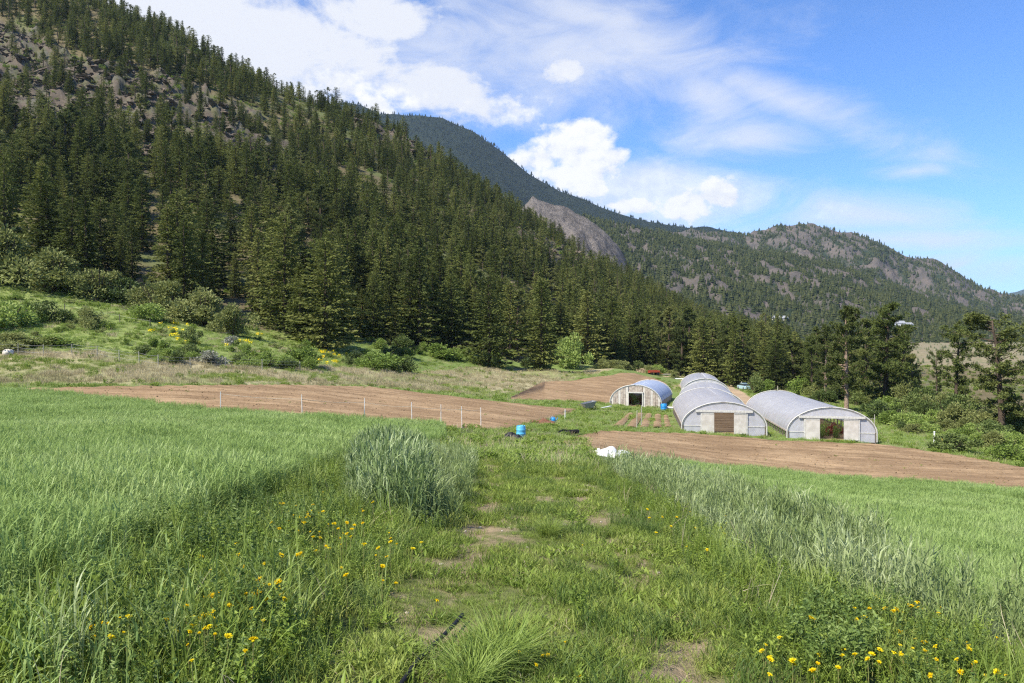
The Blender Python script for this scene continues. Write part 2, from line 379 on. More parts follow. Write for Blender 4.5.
# ------------------------------------------------------------------ terrain sheets
def ground_albedo(x, y):
    Z = zones(x, y); n = len(x); c = np.tile(np.array([.10, .13, .045]), (n, 1)); px, py, s = Z['px'], Z['py'], Z['s']
    def put(m, col, f=1.): 
        f = np.asarray(f)*m; c[:] = c*(1-f[:, None])+np.array(col)*f[:, None]
    q = .5+.5*fbm(x/3.1, y/3.1, 4, 31); q2 = .5+.5*fbm(x/14, y/14, 3, 41)
    put(Z['green'], (.14, .19, .055)); put(Z['green'], (.24, .21, .11), sstep(.5, .75, q)*.5); put(Z['green'] & (s > 85) & (px < 345), (.21, .25, .075), .75)
    put(Z['meadow'], (.33, .29, .17)); put(Z['meadow'], (.19, .21, .08), sstep(.45, .68, q2)*.8)
    put(Z['lblock'] | Z['rblock'], (.09, .14, .04)); put(Z['rstrip'] | Z['greyL'], (.08, .10, .05))
    put(Z['lmargin'] | Z['rmargin'], (.07, .09, .03))
    q3 = .5+.5*fbm(x*2.1, y*2.1, 4, 51)
    put(Z['path'], (.13, .145, .05)); put(Z['path'], (.27, .21, .13), sstep(.57, .70, q3)*.85)
    pcn = (ip(LPATH, py)+ip(RPATH, py))/2; rut = np.exp(-((np.abs((px-pcn)*y/F)-.9)/.26)**2)*sstep(.36, .56, q3)
    put(Z['path'], (.27, .205, .13), rut*.7)
    for a, b, rx, ry in DIRT:
        e = ((px-a)/rx)**2+((py-b)/ry)**2+(q3-.5)*1.6; put(e < .7, (.27, .205, .13), .75)
    put(Z['wood'], (.12, .10, .055)); put(Z['wood'], (.10, .13, .045), sstep(.45, .7, q2)*.7)
    for p in ROCKPOLY:
        m = inpoly(px+fbm(x/14, y/14, 2, 2)*14, py+fbm(x/14, y/14, 2, 4)*10, p) & (s > 100)
        put(m, (.10, .082, .064)); put(m, (.085, .10, .035), sstep(.45, .6, q)*.75); put(m, (.085, .078, .07), sstep(.52, .65, q)*.8)
    t = sstep(250, 330, s)*sstep(790, 860, px)*(y > 0)
    put(t > 0, (.21, .175, .11), t)
    put(t > 0, (.12, .14, .06), t*sstep(.5, .7, q)*.6)
    road = [(722, 383), (732, 383), (757, 402), (764, 415), (746, 415), (740, 402)]
    put(inpoly(px, py, road) & (s > 80), (.34, .25, .16))
    put(inpoly(px, py, [(676, 390), (690, 384), (735, 384), (735, 381), (690, 380), (670, 386)]) & (s > 120), (.33, .26, .16))
    return c
gm, o = newmat('ground_cover'); nt = gm.node_tree
g = nt.nodes.new('ShaderNodeNewGeometry'); at_ = nt.nodes.new('ShaderNodeAttribute'); at_.attribute_name = 'albedo'
n1 = noise(g.outputs['Position'], 9, 6, .65); n2 = noise(g.outputs['Position'], .6, 5, .6); n3 = noise(g.outputs['Position'], 60, 3)
f = E(n1.outputs[0])*.7+E(n2.outputs[0])*.6+E(n3.outputs[0])*.3
mm = ss(.45, 1.15, f)*.85+.6
cc = nt.nodes.new('ShaderNodeVectorMath'); cc.operation = 'SCALE'; nt.links.new(at_.outputs['Vector'], cc.inputs[0]); nt.links.new(mm.o, cc.inputs['Scale'])
hh = E(n1.outputs[0])+E(n3.outputs[0])*.4
p = principled(cc.outputs[0], .95, .1, bump=hh.o, bstr=.7, bdist=.08); nt.links.new(p.outputs[0], o.inputs[0])

th_in = np.linspace(math.atan((-230-CX)/F), math.atan((1260-CX)/F), 560)
th_out = np.linspace(th_in[-1], th_in[0]+2*math.pi, 90)[1:-1]
TH = np.concatenate([th_in, th_out])
r_near = np.exp(np.linspace(math.log(.5), math.log(120), 300)); r_hill = np.arange(122, 640, 2.2); r_far = np.exp(np.linspace(math.log(645), math.log(14000), 40))
def polar_sheet(name, rings, label=None):
    n = len(TH); th, rr = np.meshgrid(TH, rings)
    # inside the view rings run at constant depth, so rows stay parallel to the picture's fields
    k = 1/np.maximum(np.cos(np.clip(th, -.9, .9)), .62); k = np.where(np.abs(np.where(th > math.pi, th-2*math.pi, th)) < .9, k, 1/.62)
    R2 = rr*k; x = (R2*np.sin(th)).ravel(); y = (R2*np.cos(th)).ravel()
    z = H(x, y); V = np.c_[x, y, z]; m = len(rings)
    i, j = np.meshgrid(np.arange(m-1), np.arange(n), indexing='ij'); j2 = (j+1) % n
    Q = np.stack([i*n+j2, i*n+j, (i+1)*n+j, (i+1)*n+j2], -1).reshape(-1, 4)
    T = None
    if rings[0] < 1:
        V = np.vstack([V, [0, 0, float(H(0, .01))]]); T = [(len(V)-1, q, (q+1) % n) for q in range(n)]; x = V[:, 0]; y = V[:, 1]
    alb = ground_albedo(x, y)
    me = mk_mesh(name, V, Q, T, [gm], smooth=True, attrs={'albedo': ('FLOAT_VECTOR', 'POINT', alb.astype(np.float32))})
    return tag(link(name, me), kind='structure', label=label)
polar_sheet('ground', r_near); polar_sheet('hillside', np.concatenate([[r_near[-1]], r_hill])); polar_sheet('valley_floor', np.concatenate([[r_hill[-1]], r_far]))

sm, o = newmat('tilled_soil'); nt = sm.node_tree; g = nt.nodes.new('ShaderNodeNewGeometry')
n1 = noise(g.outputs['Position'], 5, 8, .7); n2 = noise(g.outputs['Position'], .25, 3); n3 = noise(g.outputs['Position'], 1.6, 3)
mp = nt.nodes.new('ShaderNodeMapping'); nt.links.new(g.outputs['Position'], mp.inputs[0]); mp.inputs['Scale'].default_value = (.035, 1.1, 1); mp.inputs['Rotation'].default_value = (0, 0, .12)
n4 = noise(mp.outputs[0], 1.0, 4, .6)
c = mixc(ss(.35, .65, E(n1.outputs[0])*.32+E(n3.outputs[0])*.14+E(n4.outputs[0])*.54), (.15, .098, .054), (.33, .228, .134))
c = mixc(ss(.42, .7, E(n2.outputs[0]))*.55, c, (.19, .125, .072)); c = mixc(ss(.5, .3, E(n2.outputs[0]))*.4, c, (.35, .25, .15))
p = principled(c, .95, .1, bump=(E(n1.outputs[0])+E(n3.outputs[0])*.5).o, bstr=.8, bdist=.1); nt.links.new(p.outputs[0], o.inputs[0])
def soil_sheet(name, near, far, x0, x1, nx, ny, lift=.05, furrow=.05, wav=1.1):
    X = np.linspace(x0, x1, nx); G = np.zeros((nx, ny, 3))
    for i, px in enumerate(X):
        dn = solve(px, ip(near, px)+.01, 35); df = solve(px, ip(far, px), 35)
        df = max(df, dn+.3); y = np.linspace(dn, df, ny); x = (px-CX)/F*y
        G[i, :, 0] = x; G[i, :, 1] = y
    x, y = G[..., 0], G[..., 1]
    G[..., 2] = H(x, y)+lift+furrow*np.sin((y+.12*x+.5*fbm(x/20, y/20, 2, 8))*2*math.pi/wav)+fbm(x*1.2, y*1.2, 3, 12)*.045
    G[[0, -1], :, 2] -= .12; G[:, [0, -1], 2] -= .12
    b = MB().grid(G.transpose(1, 0, 2)[::-1]); o = b.build(name, sm, smooth=True); return tag(o, kind='structure')
tag(soil_sheet('tilled_field', A_NEAR, A_FAR, 20, 578, 260, 260), label='long brown tilled field behind the left green rye')
tag(soil_sheet('tilled_field', B_NEAR, B_FAR, 510, 668, 120, 200), label='brown tilled field behind the small wooden greenhouse')
tag(soil_sheet('tilled_field', C_NEAR, C_FAR, 562, 1120, 260, 200), label='brown tilled field in front of the two big greenhouses')
for bd in BEDS:
    cs = [at(*q, dmin=60) for q in bd]; G = np.zeros((5, 22, 3))
    for i in range(5):
        for j in range(22):
            a, b = i/4, j/21; q = (cs[0]*(1-a)+cs[1]*a)*(1-b)+(cs[3]*(1-a)+cs[2]*a)*b
            G[i, j] = (q[0], q[1], float(H(q[0], q[1]))+.05+.10*math.sin(a*math.pi)+.03*random.random())
    tag(MB().grid(G.transpose(1, 0, 2)[::-1]).build('garden_bed', sm, smooth=True), kind='structure')

# ------------------------------------------------------------------ mountains
mmat, o = newmat('forested_mountain'); nt = mmat.node_tree; g = nt.nodes.new('ShaderNodeNewGeometry'); at_ = nt.nodes.new('ShaderNodeAttribute'); at_.attribute_name = 'rock'
n1 = noise(g.outputs['Position'], .03, 6, .7); n2 = noise(g.outputs['Position'], .008, 4)
gr = mixc(ss(.3, .7, E(n1.outputs[0])), (.018, .030, .018), (.045, .060, .030)); rk = mixc(ss(.35, .65, E(n1.outputs[0])), (.135, .112, .095), (.08, .074, .068))
rkf = ss(.42, .58, E(at_.outputs['Fac'])+(E(n1.outputs[0])-.5)*.6)
p = principled(mixc(rkf, gr, rk), .95, .05, bump=n1.outputs[0], bstr=1, bdist=14); nt.links.new(p.outputs[0], o.inputs[0])
def jagged_tree(seed, w=.22, n=6, tiers=4):
    r = np.random.default_rng(seed); V = []; T = []
    for k in range(tiers):
        z0 = .06+.86*k/tiers; z1 = min(z0+.42, 1.0) if k < tiers-1 else 1.0; rad = w*(1-z0)**.85*r.uniform(.85, 1.15)
        a = np.arange(n)/n*6.283+r.uniform(0, 6); b = len(V)
        for q in a: rr = rad*r.uniform(.65, 1.25); V.append((rr*math.cos(q), rr*math.sin(q), z0+r.uniform(-.04, .04)))
        V.append((r.uniform(-.02, .02), r.uniform(-.02, .02), z1))
        T += [(b+i, b+(i+1) % n, b+n) for i in range(n)]
    return (np.array(V), None, np.array(T), 0)
farleaf = leafmat('distant_needles', [(.018, .027, .013), (.034, .044, .018), (.062, .070, .028)], .0, .9, spec=.05)
mdark = leafmat('shaded_distant_needles', [(.009, .016, .014), (.015, .025, .018), (.026, .036, .024)], .0, .9, spec=.05)  # darker needle albedo, the tallest mountain forest's own colour
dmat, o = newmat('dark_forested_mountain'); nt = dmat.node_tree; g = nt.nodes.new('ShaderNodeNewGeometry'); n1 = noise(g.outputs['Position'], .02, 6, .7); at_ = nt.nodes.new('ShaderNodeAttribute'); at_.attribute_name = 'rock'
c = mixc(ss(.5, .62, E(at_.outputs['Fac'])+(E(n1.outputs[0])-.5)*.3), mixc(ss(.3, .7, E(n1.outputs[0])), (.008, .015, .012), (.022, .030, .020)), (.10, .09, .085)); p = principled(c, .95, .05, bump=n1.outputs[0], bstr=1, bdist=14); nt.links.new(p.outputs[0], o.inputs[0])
smat, o = newmat('pale_spur_rock'); nt = smat.node_tree; g = nt.nodes.new('ShaderNodeNewGeometry'); n1 = noise(g.outputs['Position'], .05, 7, .72); n2 = noise(g.outputs['Position'], .4, 5, .7); c = mixc(ss(.38, .6, E(n1.outputs[0])*.7+E(n2.outputs[0])*.3), (.115, .102, .092), (.25, .22, .195)); p = principled(c, .95, .05, bump=(E(n1.outputs[0])+E(n2.outputs[0])*.3).o, bstr=1, bdist=10); nt.links.new(p.outputs[0], o.inputs[0])
def mountain(name, ridge, d_base, d_ridge, zb, label, amp=40, rockamt=.0, ntrees=0, th=15, seed=0, rockfn=None, pw=1.0, gully=160., nx=360, ny=130):
    rg = np.array(ridge, float); X = np.linspace(rg[0, 0], rg[-1, 0], nx); t = np.linspace(0, 1.7, ny)
    py = np.interp(X, rg[:, 0], rg[:, 1]); dr = np.interp(X, rg[:, 0], rg[:, 2]) if rg.shape[1] > 2 else np.full(nx, d_ridge)
    xx, tt = np.meshgrid(X, t, indexing='ij'); PY = py[:, None]; DR = dr[:, None]
    zr = (HY-PY)/F*DR+EYE
    def surf(xx, tt, zr, DR):
        d = d_base+(DR-d_base)*tt; x = (xx-CX)/F*d
        pr = np.where(tt < 1, np.clip(tt, 0, 1)**pw, 1-(tt-1)*1.3)
        env = np.clip(tt*3, 0, 1)*np.where(tt < 1, .12+.88*np.clip((1-tt)*4, 0, 1), .6)
        nz = (.22-np.abs(fbm(x/gully, d/(gully*2.2), 4, seed)))*1.0+fbm(x/(gully*.3), d/(gully*.5), 4, seed+5)*.35
        return x, d, zb+(zr-zb)*pr+nz*amp*env
    x, d, z = surf(xx, tt, zr, DR)
    def rockm(x, d, z, px, tt):
        m = .5+.5*fbm(x/(gully*.15), z/(gully*.22)+d/gully*.4, 5, seed+11, .65); return np.clip((m-.62+rockamt*.5)*.9, -.5, .5)+.5+(rockfn(px, tt) if rockfn else 0)
    rk = rockm(x, d, z, xx, tt)
    i, j = np.meshgrid(np.arange(nx-1), np.arange(ny-1), indexing='ij')
    Q = np.stack([i*ny+j, (i+1)*ny+j, (i+1)*ny+j+1, i*ny+j+1], -1).reshape(-1, 4)
    me = mk_mesh(name, np.stack([x, d, z], -1).reshape(-1, 3), Q, None, [dmat if name == 'distant_mountain' else smat if name == 'rocky_spur' else mmat], smooth=True, attrs={'rock': ('FLOAT', 'POINT', rk.ravel().astype(np.float32))})
    tag(link(name, me), kind='structure', label=label)
    if ntrees:
        n = ntrees; a = rng.uniform(X[0], X[-1], n*2); b = rng.uniform(.0, 1.02, n*2)**.8
        drr = np.interp(a, X, dr); zrr = (HY-np.interp(a, X, py))/F*drr+EYE
        tx, td, tz = surf(a, b, zrr, drr); k = rockm(tx, td, tz, a, b)
        # bilinear surface height of the built sheet is close to surf(); sink trees slightly
        keep = (rng.random(len(a)) > sstep(.42, .6, k)*.9) & (proj(tx, td, tz)[0] < 1100) ; keep &= np.cumsum(keep) <= n
        P = np.stack([tx, td, tz-1.5], -1)[keep]
        s = th*rng.uniform(.6, 1.25, len(P))
        return P, s
    return None
FT = []
def addt(r):
    if r: FT.append(r)
addt(mountain('distant_mountain', [(150, 150), (300, 118), (345, 101), (362, 104), (380, 113), (397, 115), (420, 116), (442, 121), (470, 130), (500, 149), (530, 173), (560, 190), (600, 207), (650, 221), (700, 229), (760, 238), (830, 262), (900, 300), (960, 330)], 1700, 3100, -30,
    'tall dark blue forested mountain behind the near hillside', amp=60, rockamt=-.45, ntrees=15000, th=12.5, seed=61, gully=380, rockfn=lambda px, t: .25*np.exp(-((px-492)/9)**2-((t-.90)/.05)**2)))
addt(mountain('far_mountain', [(560, 240), (640, 232), (700, 231), (735, 236), (765, 233), (780, 227), (800, 226), (830, 229), (862, 236), (890, 245), (905, 255), (930, 261), (955, 274), (985, 288), (1000, 293), (1040, 301), (1100, 318), (1200, 330)], 1500, 2500, -30,
    'rocky forested mountain forming the far skyline on the right', amp=75, rockamt=.38, ntrees=13000, th=13, seed=71, gully=150))
addt(mountain('foothill', [(500, 222), (580, 216), (620, 225), (660, 234), (720, 246), (790, 256), (840, 266), (880, 282), (920, 298), (960, 310), (1010, 320), (1060, 325), (1150, 330)], 850, 1650, -18,
    'lower rocky foothill speckled with conifers behind the treeline', amp=42, rockamt=.24, ntrees=15000, th=11, seed=81, gully=120, pw=.85))
mountain('rocky_spur', [(500, 238), (520, 210), (532, 198), (560, 207), (588, 219), (604, 231), (616, 245), (625, 260), (640, 290), (660, 335)], 700, 1050, -18,
    'bare grey and pink rock slab rising behind the near ridge', amp=22, rockamt=.62, seed=91, gully=46, nx=260, ny=160)
mountain('blue_peak', [(930, 322), (980, 303), (1005, 295), (1024, 290), (1050, 284), (1080, 292), (1150, 320)], 7000, 9000, -30, 'hazy blue peak at the far right edge of the valley', amp=120, rockamt=-.2, seed=95, gully=900, nx=80, ny=40)
P, S = FT[0]; scatter('mountain_forest', [jagged_tree(10+k, .2+.03*k) for k in range(5)], P, [mdark], np.stack([S*1.1, S*1.1, S], 1), tilt=.02, label='dense dark forest on the tallest distant mountain', cat='forest')
FT = FT[1:]; P = np.vstack([a[0] for a in FT]); S = np.concatenate([a[1] for a in FT])
scatter('distant_forest', [jagged_tree(k, .2+.03*k) for k in range(5)], P, [farleaf], np.stack([S*rng.uniform(.9, 1.3, len(S)), S*rng.uniform(.9, 1.3, len(S)), S], 1), tilt=.02,
        label='thousands of tiny conifers covering the distant mountains', cat='forest')

# ------------------------------------------------------------------ conifers
bark = flat('grey_brown_bark', (.10, .075, .055), (.055, .042, .034), 6, .9, .1, bump=.6)
barkp = flat('pale_pine_bark', (.34, .25, .19), (.17, .12, .09), 5, .9, .1, bump=.6)
ndl = leafmat('conifer_needles', [(.050, .066, .018), (.105, .128, .032), (.20, .21, .060)], .25, .75, big=.06, spec=.12, ow=.8)
ndp = leafmat('pine_needles', [(.07, .090, .028), (.12, .145, .042), (.20, .21, .07)], .25, .7, spec=.12, ow=.75)
def conifer(seed, h=16., R0=2.9, nb=115, ns=22, low=.05, L=(.42, .8), gap=0., R_P=.62):
    r = np.random.default_rng(seed); P = []; D = []; LL = []; WW = []
    zs = h*(low+(1-low-.015)*np.linspace(0, 1, nb)**.92); ph = r.uniform(0, 6.28)
    for i, z in enumerate(zs):
        f = z/h
        if r.random() < gap*(1-f): continue
        az = ph+i*2.4+r.normal(0, .35); ln = R0*(1-f)**R_P*r.uniform(.6, 1.15)*(1-.35*max(0, .18-f)/.18)*(.72+.56*(.5+float(vn(math.cos(az)*1.1+z*.33+seed, math.sin(az)*1.1-z*.27, seed))))+.12
        dr = r.uniform(.12, .42)-.35*f; m = max(5, int(ns*(.45+.55*ln/R0)))
        t = r.uniform(.02, 1, m)**.85; side = r.normal(0, .16, m)*ln*(1.1-t)*1.5
        c, s = math.cos(az), math.sin(az)
        x = c*ln*t-s*side; y = s*ln*t+c*side; zz = z-dr*ln*t+.12*ln*t*t+r.normal(0, .07, m)
        P.append(np.c_[x, y, zz]); a2 = az+np.sign(side+1e-9)*r.uniform(.1, .9, m)
        D.append(np.c_[np.cos(a2), np.sin(a2), -dr+r.normal(-.05, .25, m)]); l = r.uniform(*L, m)*(.45+.55*(1-f)); LL.append(l); WW.append(l*r.uniform(.38, .6, m))
    m = 24; z = h*(1-r.uniform(0, .09, m)); P.append(np.c_[r.normal(0, .05, m), r.normal(0, .05, m), z]); a = r.uniform(0, 6.28, m); D.append(np.c_[np.cos(a), np.sin(a), r.uniform(.3, 2, m)]); LL.append(np.full(m, .42)); WW.append(np.full(m, .13))
    m = int(nb*3.2); z = h*r.uniform(low+.02, .97, m); a = r.uniform(0, 6.28, m); q = R0*.22*(1-z/h)**.7*r.random(m); P.append(np.c_[np.cos(a)*q, np.sin(a)*q, z]); D.append(np.c_[np.cos(a), np.sin(a), r.normal(-.1, .5, m)]); l = r.uniform(*L, m)*1.1*(.45+.55*(1-z/h)); LL.append(l); WW.append(l*.6)
    V, Q = leaves(np.vstack(P), np.vstack(D), np.concatenate(LL), np.concatenate(WW), r, .12)
    z = np.linspace(-.6, h*.985, 9); off = np.cumsum(r.normal(0, .03, (9, 2)), 0)
    tb = MB().tube(np.c_[off, z], .02*h*(1-np.clip(z/h, 0, 1))**.8*.9+.02, 7)
    for i in range(0, nb, 6):
        zz = zs[i]; az = ph+i*2.4; l = R0*(1-zz/h)**.8*.7; tb.tube([(0, 0, zz), (math.cos(az)*l*.5, math.sin(az)*l*.5, zz-.1*l), (math.cos(az)*l, math.sin(az)*l, zz-.25*l)], [.045, .03, .01], 3, False)
    return (V, Q), tb
def pine(seed, h=16., spread=3.6, nl=46, low=.3, tuft=17, flat_top=False, lean=0., tufts=7):
    """open-crowned pine: crooked limbs carrying round needle tufts with gaps between them"""
    r = np.random.default_rng(seed); P = []; D = []; LL = []
    z = np.linspace(-.6, h*.96, 12); off = np.cumsum(r.normal(0, .09, (12, 2)), 0)*np.linspace(0, 1, 12)[:, None]; off[:, 0] += lean*(z/h)**2
    rad = .021*h*(1-np.clip(z/h, 0, 1))**.75+.03; tb = MB().tube(np.c_[off, z], rad, 9)
    lb = MB()
    for i in range(nl):
        f = low+(1-low)*(i+r.random())/nl; zz = h*f*.96; b = np.array([np.interp(zz, z, off[:, 0]), np.interp(zz, z, off[:, 1]), zz])
        g = (f-low)/(1-low); sh = (math.sin(math.pi*min(g*.82+.16, 1)))**.7 if not flat_top else (.45+.55*g)*(1-.5*max(g-.85, 0)/.15)
        ln = spread*sh*r.uniform(.55, 1.15)+.2; az = r.uniform(0, 6.28); up = r.uniform(-.25, .25)+.5*g
        d = np.array([math.cos(az), math.sin(az), up]); pts = [b]
        for k in range(3): d = nrm(d+r.normal(0, .18, 3)+np.array([0, 0, .05])); pts.append(pts[-1]+d*ln/3)
        lb.tube(pts, [.05+.01*ln, .04, .025, .012], 4, False)
        pts = np.array(pts)
        for k in range(int(tufts*1.5)):
            t = r.uniform(.3, 1)*3; j = min(int(t), 2); c = pts[j]+(pts[j+1]-pts[j])*(t-j)+r.normal(0, .22, 3)*(.5+.25*ln)*np.array([1, 1, .55])
            q = nrm(r.normal(size=(tuft, 3))+np.array([0, 0, .35])); P.append(c+q*.06); D.append(q); LL.append(r.uniform(.3, .55, tuft))
    L = np.concatenate(LL)*.8; V, Q = leaves(np.vstack(P), np.vstack(D), L, L*.34, r, .08)
    return (V, Q), tb, lb
def tree_obj(name, crown_me, trunk_me, loc, s, rz, label, cat, group=None, limb_me=None):
    e = bpy.data.objects.new(name, None); C.objects.link(e); e.empty_display_size = .3; e.location = loc; e.rotation_euler = (0, 0, rz); e.scale = s if hasattr(s, '__len__') else (s, s, s)
    tag(e, label, cat, group); link('trunk', trunk_me, e); link('crown', crown_me, e)
    if limb_me: link('limbs', limb_me, e)
    return e
CON = []
for k, (sd, h, R0, nb, ns, gap) in enumerate([(1, 16, 3.5, 140, 40, 0), (2, 16, 2.9, 130, 36, .1), (3, 16, 4.1, 145, 42, .05), (4, 16, 2.5, 120, 32, .15), (5, 16, 3.4, 120, 36, .3), (6, 16, 3.8, 140, 40, .15)]):
    (V, Q), tb = conifer(sd, h, R0, nb, ns, gap=gap, R_P=.44 if k in (2, 5) else .62); v2, q2, t2 = tb.arrays()
    CON.append((mk_mesh('conifer_crown', V, Q, None, [ndl]), mk_mesh('conifer_trunk', v2, q2, t2, [bark], smooth=True), (V, Q), (v2, q2, t2)))
PIN = []
for k, kw in enumerate([dict(seed=11, spread=3.4, nl=60, low=.08, tuft=20, tufts=9), dict(seed=12, spread=3.6, nl=52, low=.12, tuft=20, tufts=8), dict(seed=13, spread=3.0, nl=56, low=.06, tuft=20, tufts=9)]):
    (V, Q), tb, lb = pine(**kw); v2, q2, t2 = tb.arrays(); v3, q3, t3 = lb.arrays()
    tm = MB(); tm.add(v2, q2, t2); tm.add(v3, q3, None); v2, q2, t2 = tm.arrays()
    PIN.append((mk_mesh('pine_crown', V, Q, None, [ndp]), mk_mesh('pine_trunk', v2, q2, t2, [bark], smooth=True), (V, Q), (v2, q2, t2)))
KIND = CON+PIN
# stand the wood on the hillside: jittered grid
sp = 4.6; gx, gy = np.meshgrid(np.arange(-460, 330, sp), np.arange(100, 740, sp)); gx = gx.ravel()+rng.uniform(-1.9, 1.9, gx.size); gy = gy.ravel()+rng.uniform(-1.9, 1.9, gy.size)
z = H(gx, gy); z0, s = base_z(gx, gy); px, py = proj(gx, gy, z0); u = gx/gy
keep = (px > -150) & (px < 905) & (py < ip(FE, px)) & (s < 740)
keep &= ~((px > 795) & (s > 330)) 
ridge_s = np.interp(px, [0, 150, 300, 450, 575, 700], [520, 470, 470, 520, 560, 580]); keep &= s < ridge_s+55
dens = np.where(s < 170, .62, .80)*np.ones(len(px)); 
n_ = fbm(gx/30, gy/30, 3, 77); dens = dens*np.where(n_ < -.13, .30, 1)
for q, p in enumerate(ROCKPOLY): dens = np.where(inpoly(px+fbm(gx/14, gy/14, 2, 2)*12, py+4, p) & (s > 110), [.31, .38, .12, .05, .05, .1][q], dens)
dens = np.where((px > 600) & (s > 250), dens*.8, dens); dens = np.where((px > 800) & (s < 260), dens*.3, dens)
keep &= rng.random(len(px)) < dens
gx, gy, z, s, px, py = (a[keep] for a in (gx, gy, z, s, px, py))
hb = np.interp(s, [110, 160, 230, 320, 450, 600], [18.5, 17, 14.5, 12, 10.5, 10]); hb = np.where(px > 560, np.minimum(hb, 14.5), hb)
hb = np.where(px > 790, hb*.8, hb); hb = hb*rng.uniform(.42, 1.28, len(s)); hb = np.where(inpoly(px, py+3, ROCKPOLY[0]), hb*.7, hb)
kind = rng.choice(len(KIND), len(s), p=[.18, .12, .16, .09, .13, .14, .07, .05, .06])
kp = (px > 640) & (rng.random(len(s)) < .35); kind[kp] = rng.choice([6, 7, 8], kp.sum())
kp = ~((np.abs(px-325) < 17) & (s < 152)); gx, gy, z, s, px, py, hb, kind = (a[kp] for a in (gx, gy, z, s, px, py, hb, kind))
kind = np.where((kind >= 6) & (px < 420) & (s < 185), rng.integers(0, 6, len(kind)), kind)
# which trees show most
vis = np.zeros(len(s)); W_, H_ = 512, 342; buf = -np.ones((H_, W_), int)
for i in np.argsort(-s):
    hp = hb[i]*F/s[i]/2; wp = hp*.16; bx, by = px[i]/2, (HY-F*(z[i]-EYE)/gy[i])/2
    y0, y1 = int(by-hp), int(by)
    for yy in range(max(y0, 0), min(y1, H_)):
        w = wp*(yy-y0)/max(hp, 1)+.3; a, b = int(max(bx-w, 0)), int(min(bx+w+1, W_))
        if b > a: buf[yy, a:b] = i
idv, cn = np.unique(buf[buf >= 0], return_counts=True); vis[idv] = cn
order = np.argsort(-vis); IND = order[:284]; rest = np.setdiff1d(np.arange(len(s)), IND)
front = set(IND[np.argsort(s[IND])][:0])
def cell(i):
    y = py[i]; x = px[i]
    if x > 640: return ('conifers in the treeline behind the greenhouses', 'conifer in the dense treeline behind the greenhouses')
    if s[i] < 175 and x < 300: return ('tall conifers along the foot of the hill above the green slope', 'tall dark conifer at the foot of the hill above the shrubby green slope')
    if s[i] < 175: return ('tall conifers along the foot of the hill above the meadow', 'tall dark conifer at the foot of the hill above the dry meadow')
    if inpoly(np.array([x]), np.array([y+4]), ROCKPOLY[0])[0]: return ('small conifers scattered over the rocky outcrop', 'small conifer standing alone on the bare rocky outcrop')
    if s[i] < 260: return ('mid height conifers on the lower hillside', 'mid green conifer among others on the lower hillside')
    return ('small conifers high on the near hillside', 'small conifer among others high on the near hillside')
LMK = [(18, 'first tall conifer behind the shrubs at the left edge'), (52, 'tall conifer rising directly behind the big rounded olive shrub'), (100, 'tall conifer behind the olive shrub right of the big rounded one'), (165, 'tall conifer above the grey-olive shrub and the bright leafy bush'),
       (205, 'tall conifer behind the wide olive shrub in the middle of the row'), (236, 'tall conifer behind the small olive shrub ending the row'), (268, 'conifer between the olive shrub row and the large full conifer'), (352, 'conifer just right of the large full conifer at the hill foot'),
       (380, 'conifer above the bright shrub right of the large full conifer'), (408, 'conifer above the dark green bush at the dry meadow edge'), (440, 'conifer above the bright shrub beside the dry meadow'), (515, 'conifer between the broad dark conifer and the dark narrow one'), (562, 'conifer directly behind the light green broadleaf tree'), (600, 'conifer right of the light green broadleaf tree'), (632, 'conifer standing behind the ridge of the boarded greenhouse')]
UNI = {}
for lx, tx in LMK:
    c_ = [i for i in IND if abs(px[i]-lx) < 13 and i not in UNI and py[i] > ip(FE, px[i])-16]
    if c_: UNI[max(c_, key=lambda i: vis[i])] = tx
for i in IND:
    cm, tm = KIND[kind[i]][:2]; k = hb[i]/16; gp, lb_ = cell(i); gp, lb_ = (None, UNI[i]) if i in UNI else (gp, lb_); w = k**.8*rng.uniform(.85, 1.4)
    tree_obj('pine_tree' if kind[i] >= 6 else 'conifer_tree', cm, tm, (gx[i], gy[i], z[i]-.2), (w, w, k), rng.uniform(0, 6.28), lb_, 'tree', gp)
LOD = []
for sd, R0, gap in [(21, 3.5, 0), (22, 2.9, .1), (23, 4.2, .1), (24, 3.6, .3), (25, 2.6, .1)]:
    (V, Q), tb = conifer(sd, 16, R0, 80, 17, L=(.65, 1.15), gap=gap, R_P=.45 if sd in (23, 24) else .62); v2, q2, t2 = tb.arrays()
    LOD.append((np.vstack([V, v2]), np.vstack([Q, q2+len(V)]), np.asarray(t2)+len(V), (np.concatenate([np.zeros(len(Q), int), np.ones(len(q2), int)]), 1)))
for sd in (31, 32):
    (V, Q), tb, lb = pine(sd, 16, 3.6, 34, .12, 13, tufts=6); v2, q2, t2 = tb.arrays()
    LOD.append((np.vstack([V, v2]), np.vstack([Q, q2+len(V)]), np.asarray(t2)+len(V), (np.concatenate([np.full(len(Q), 2), np.full(len(q2), 3)]), 3)))
ks = hb[rest]/16; ii = rng.choice(7, len(rest), p=[.2, .18, .18, .14, .14, .08, .08])
scatter('hillside_forest', LOD, np.c_[gx[rest], gy[rest], z[rest]-.2], [ndl, bark, ndp, bark], np.c_[(ks**.8*rng.uniform(.85, 1.4, len(ks)))[:, None].repeat(2, 1), ks], idx=ii, tilt=.025,
        label='mass of conifers filling the hillside between the nearer trees', cat='forest')
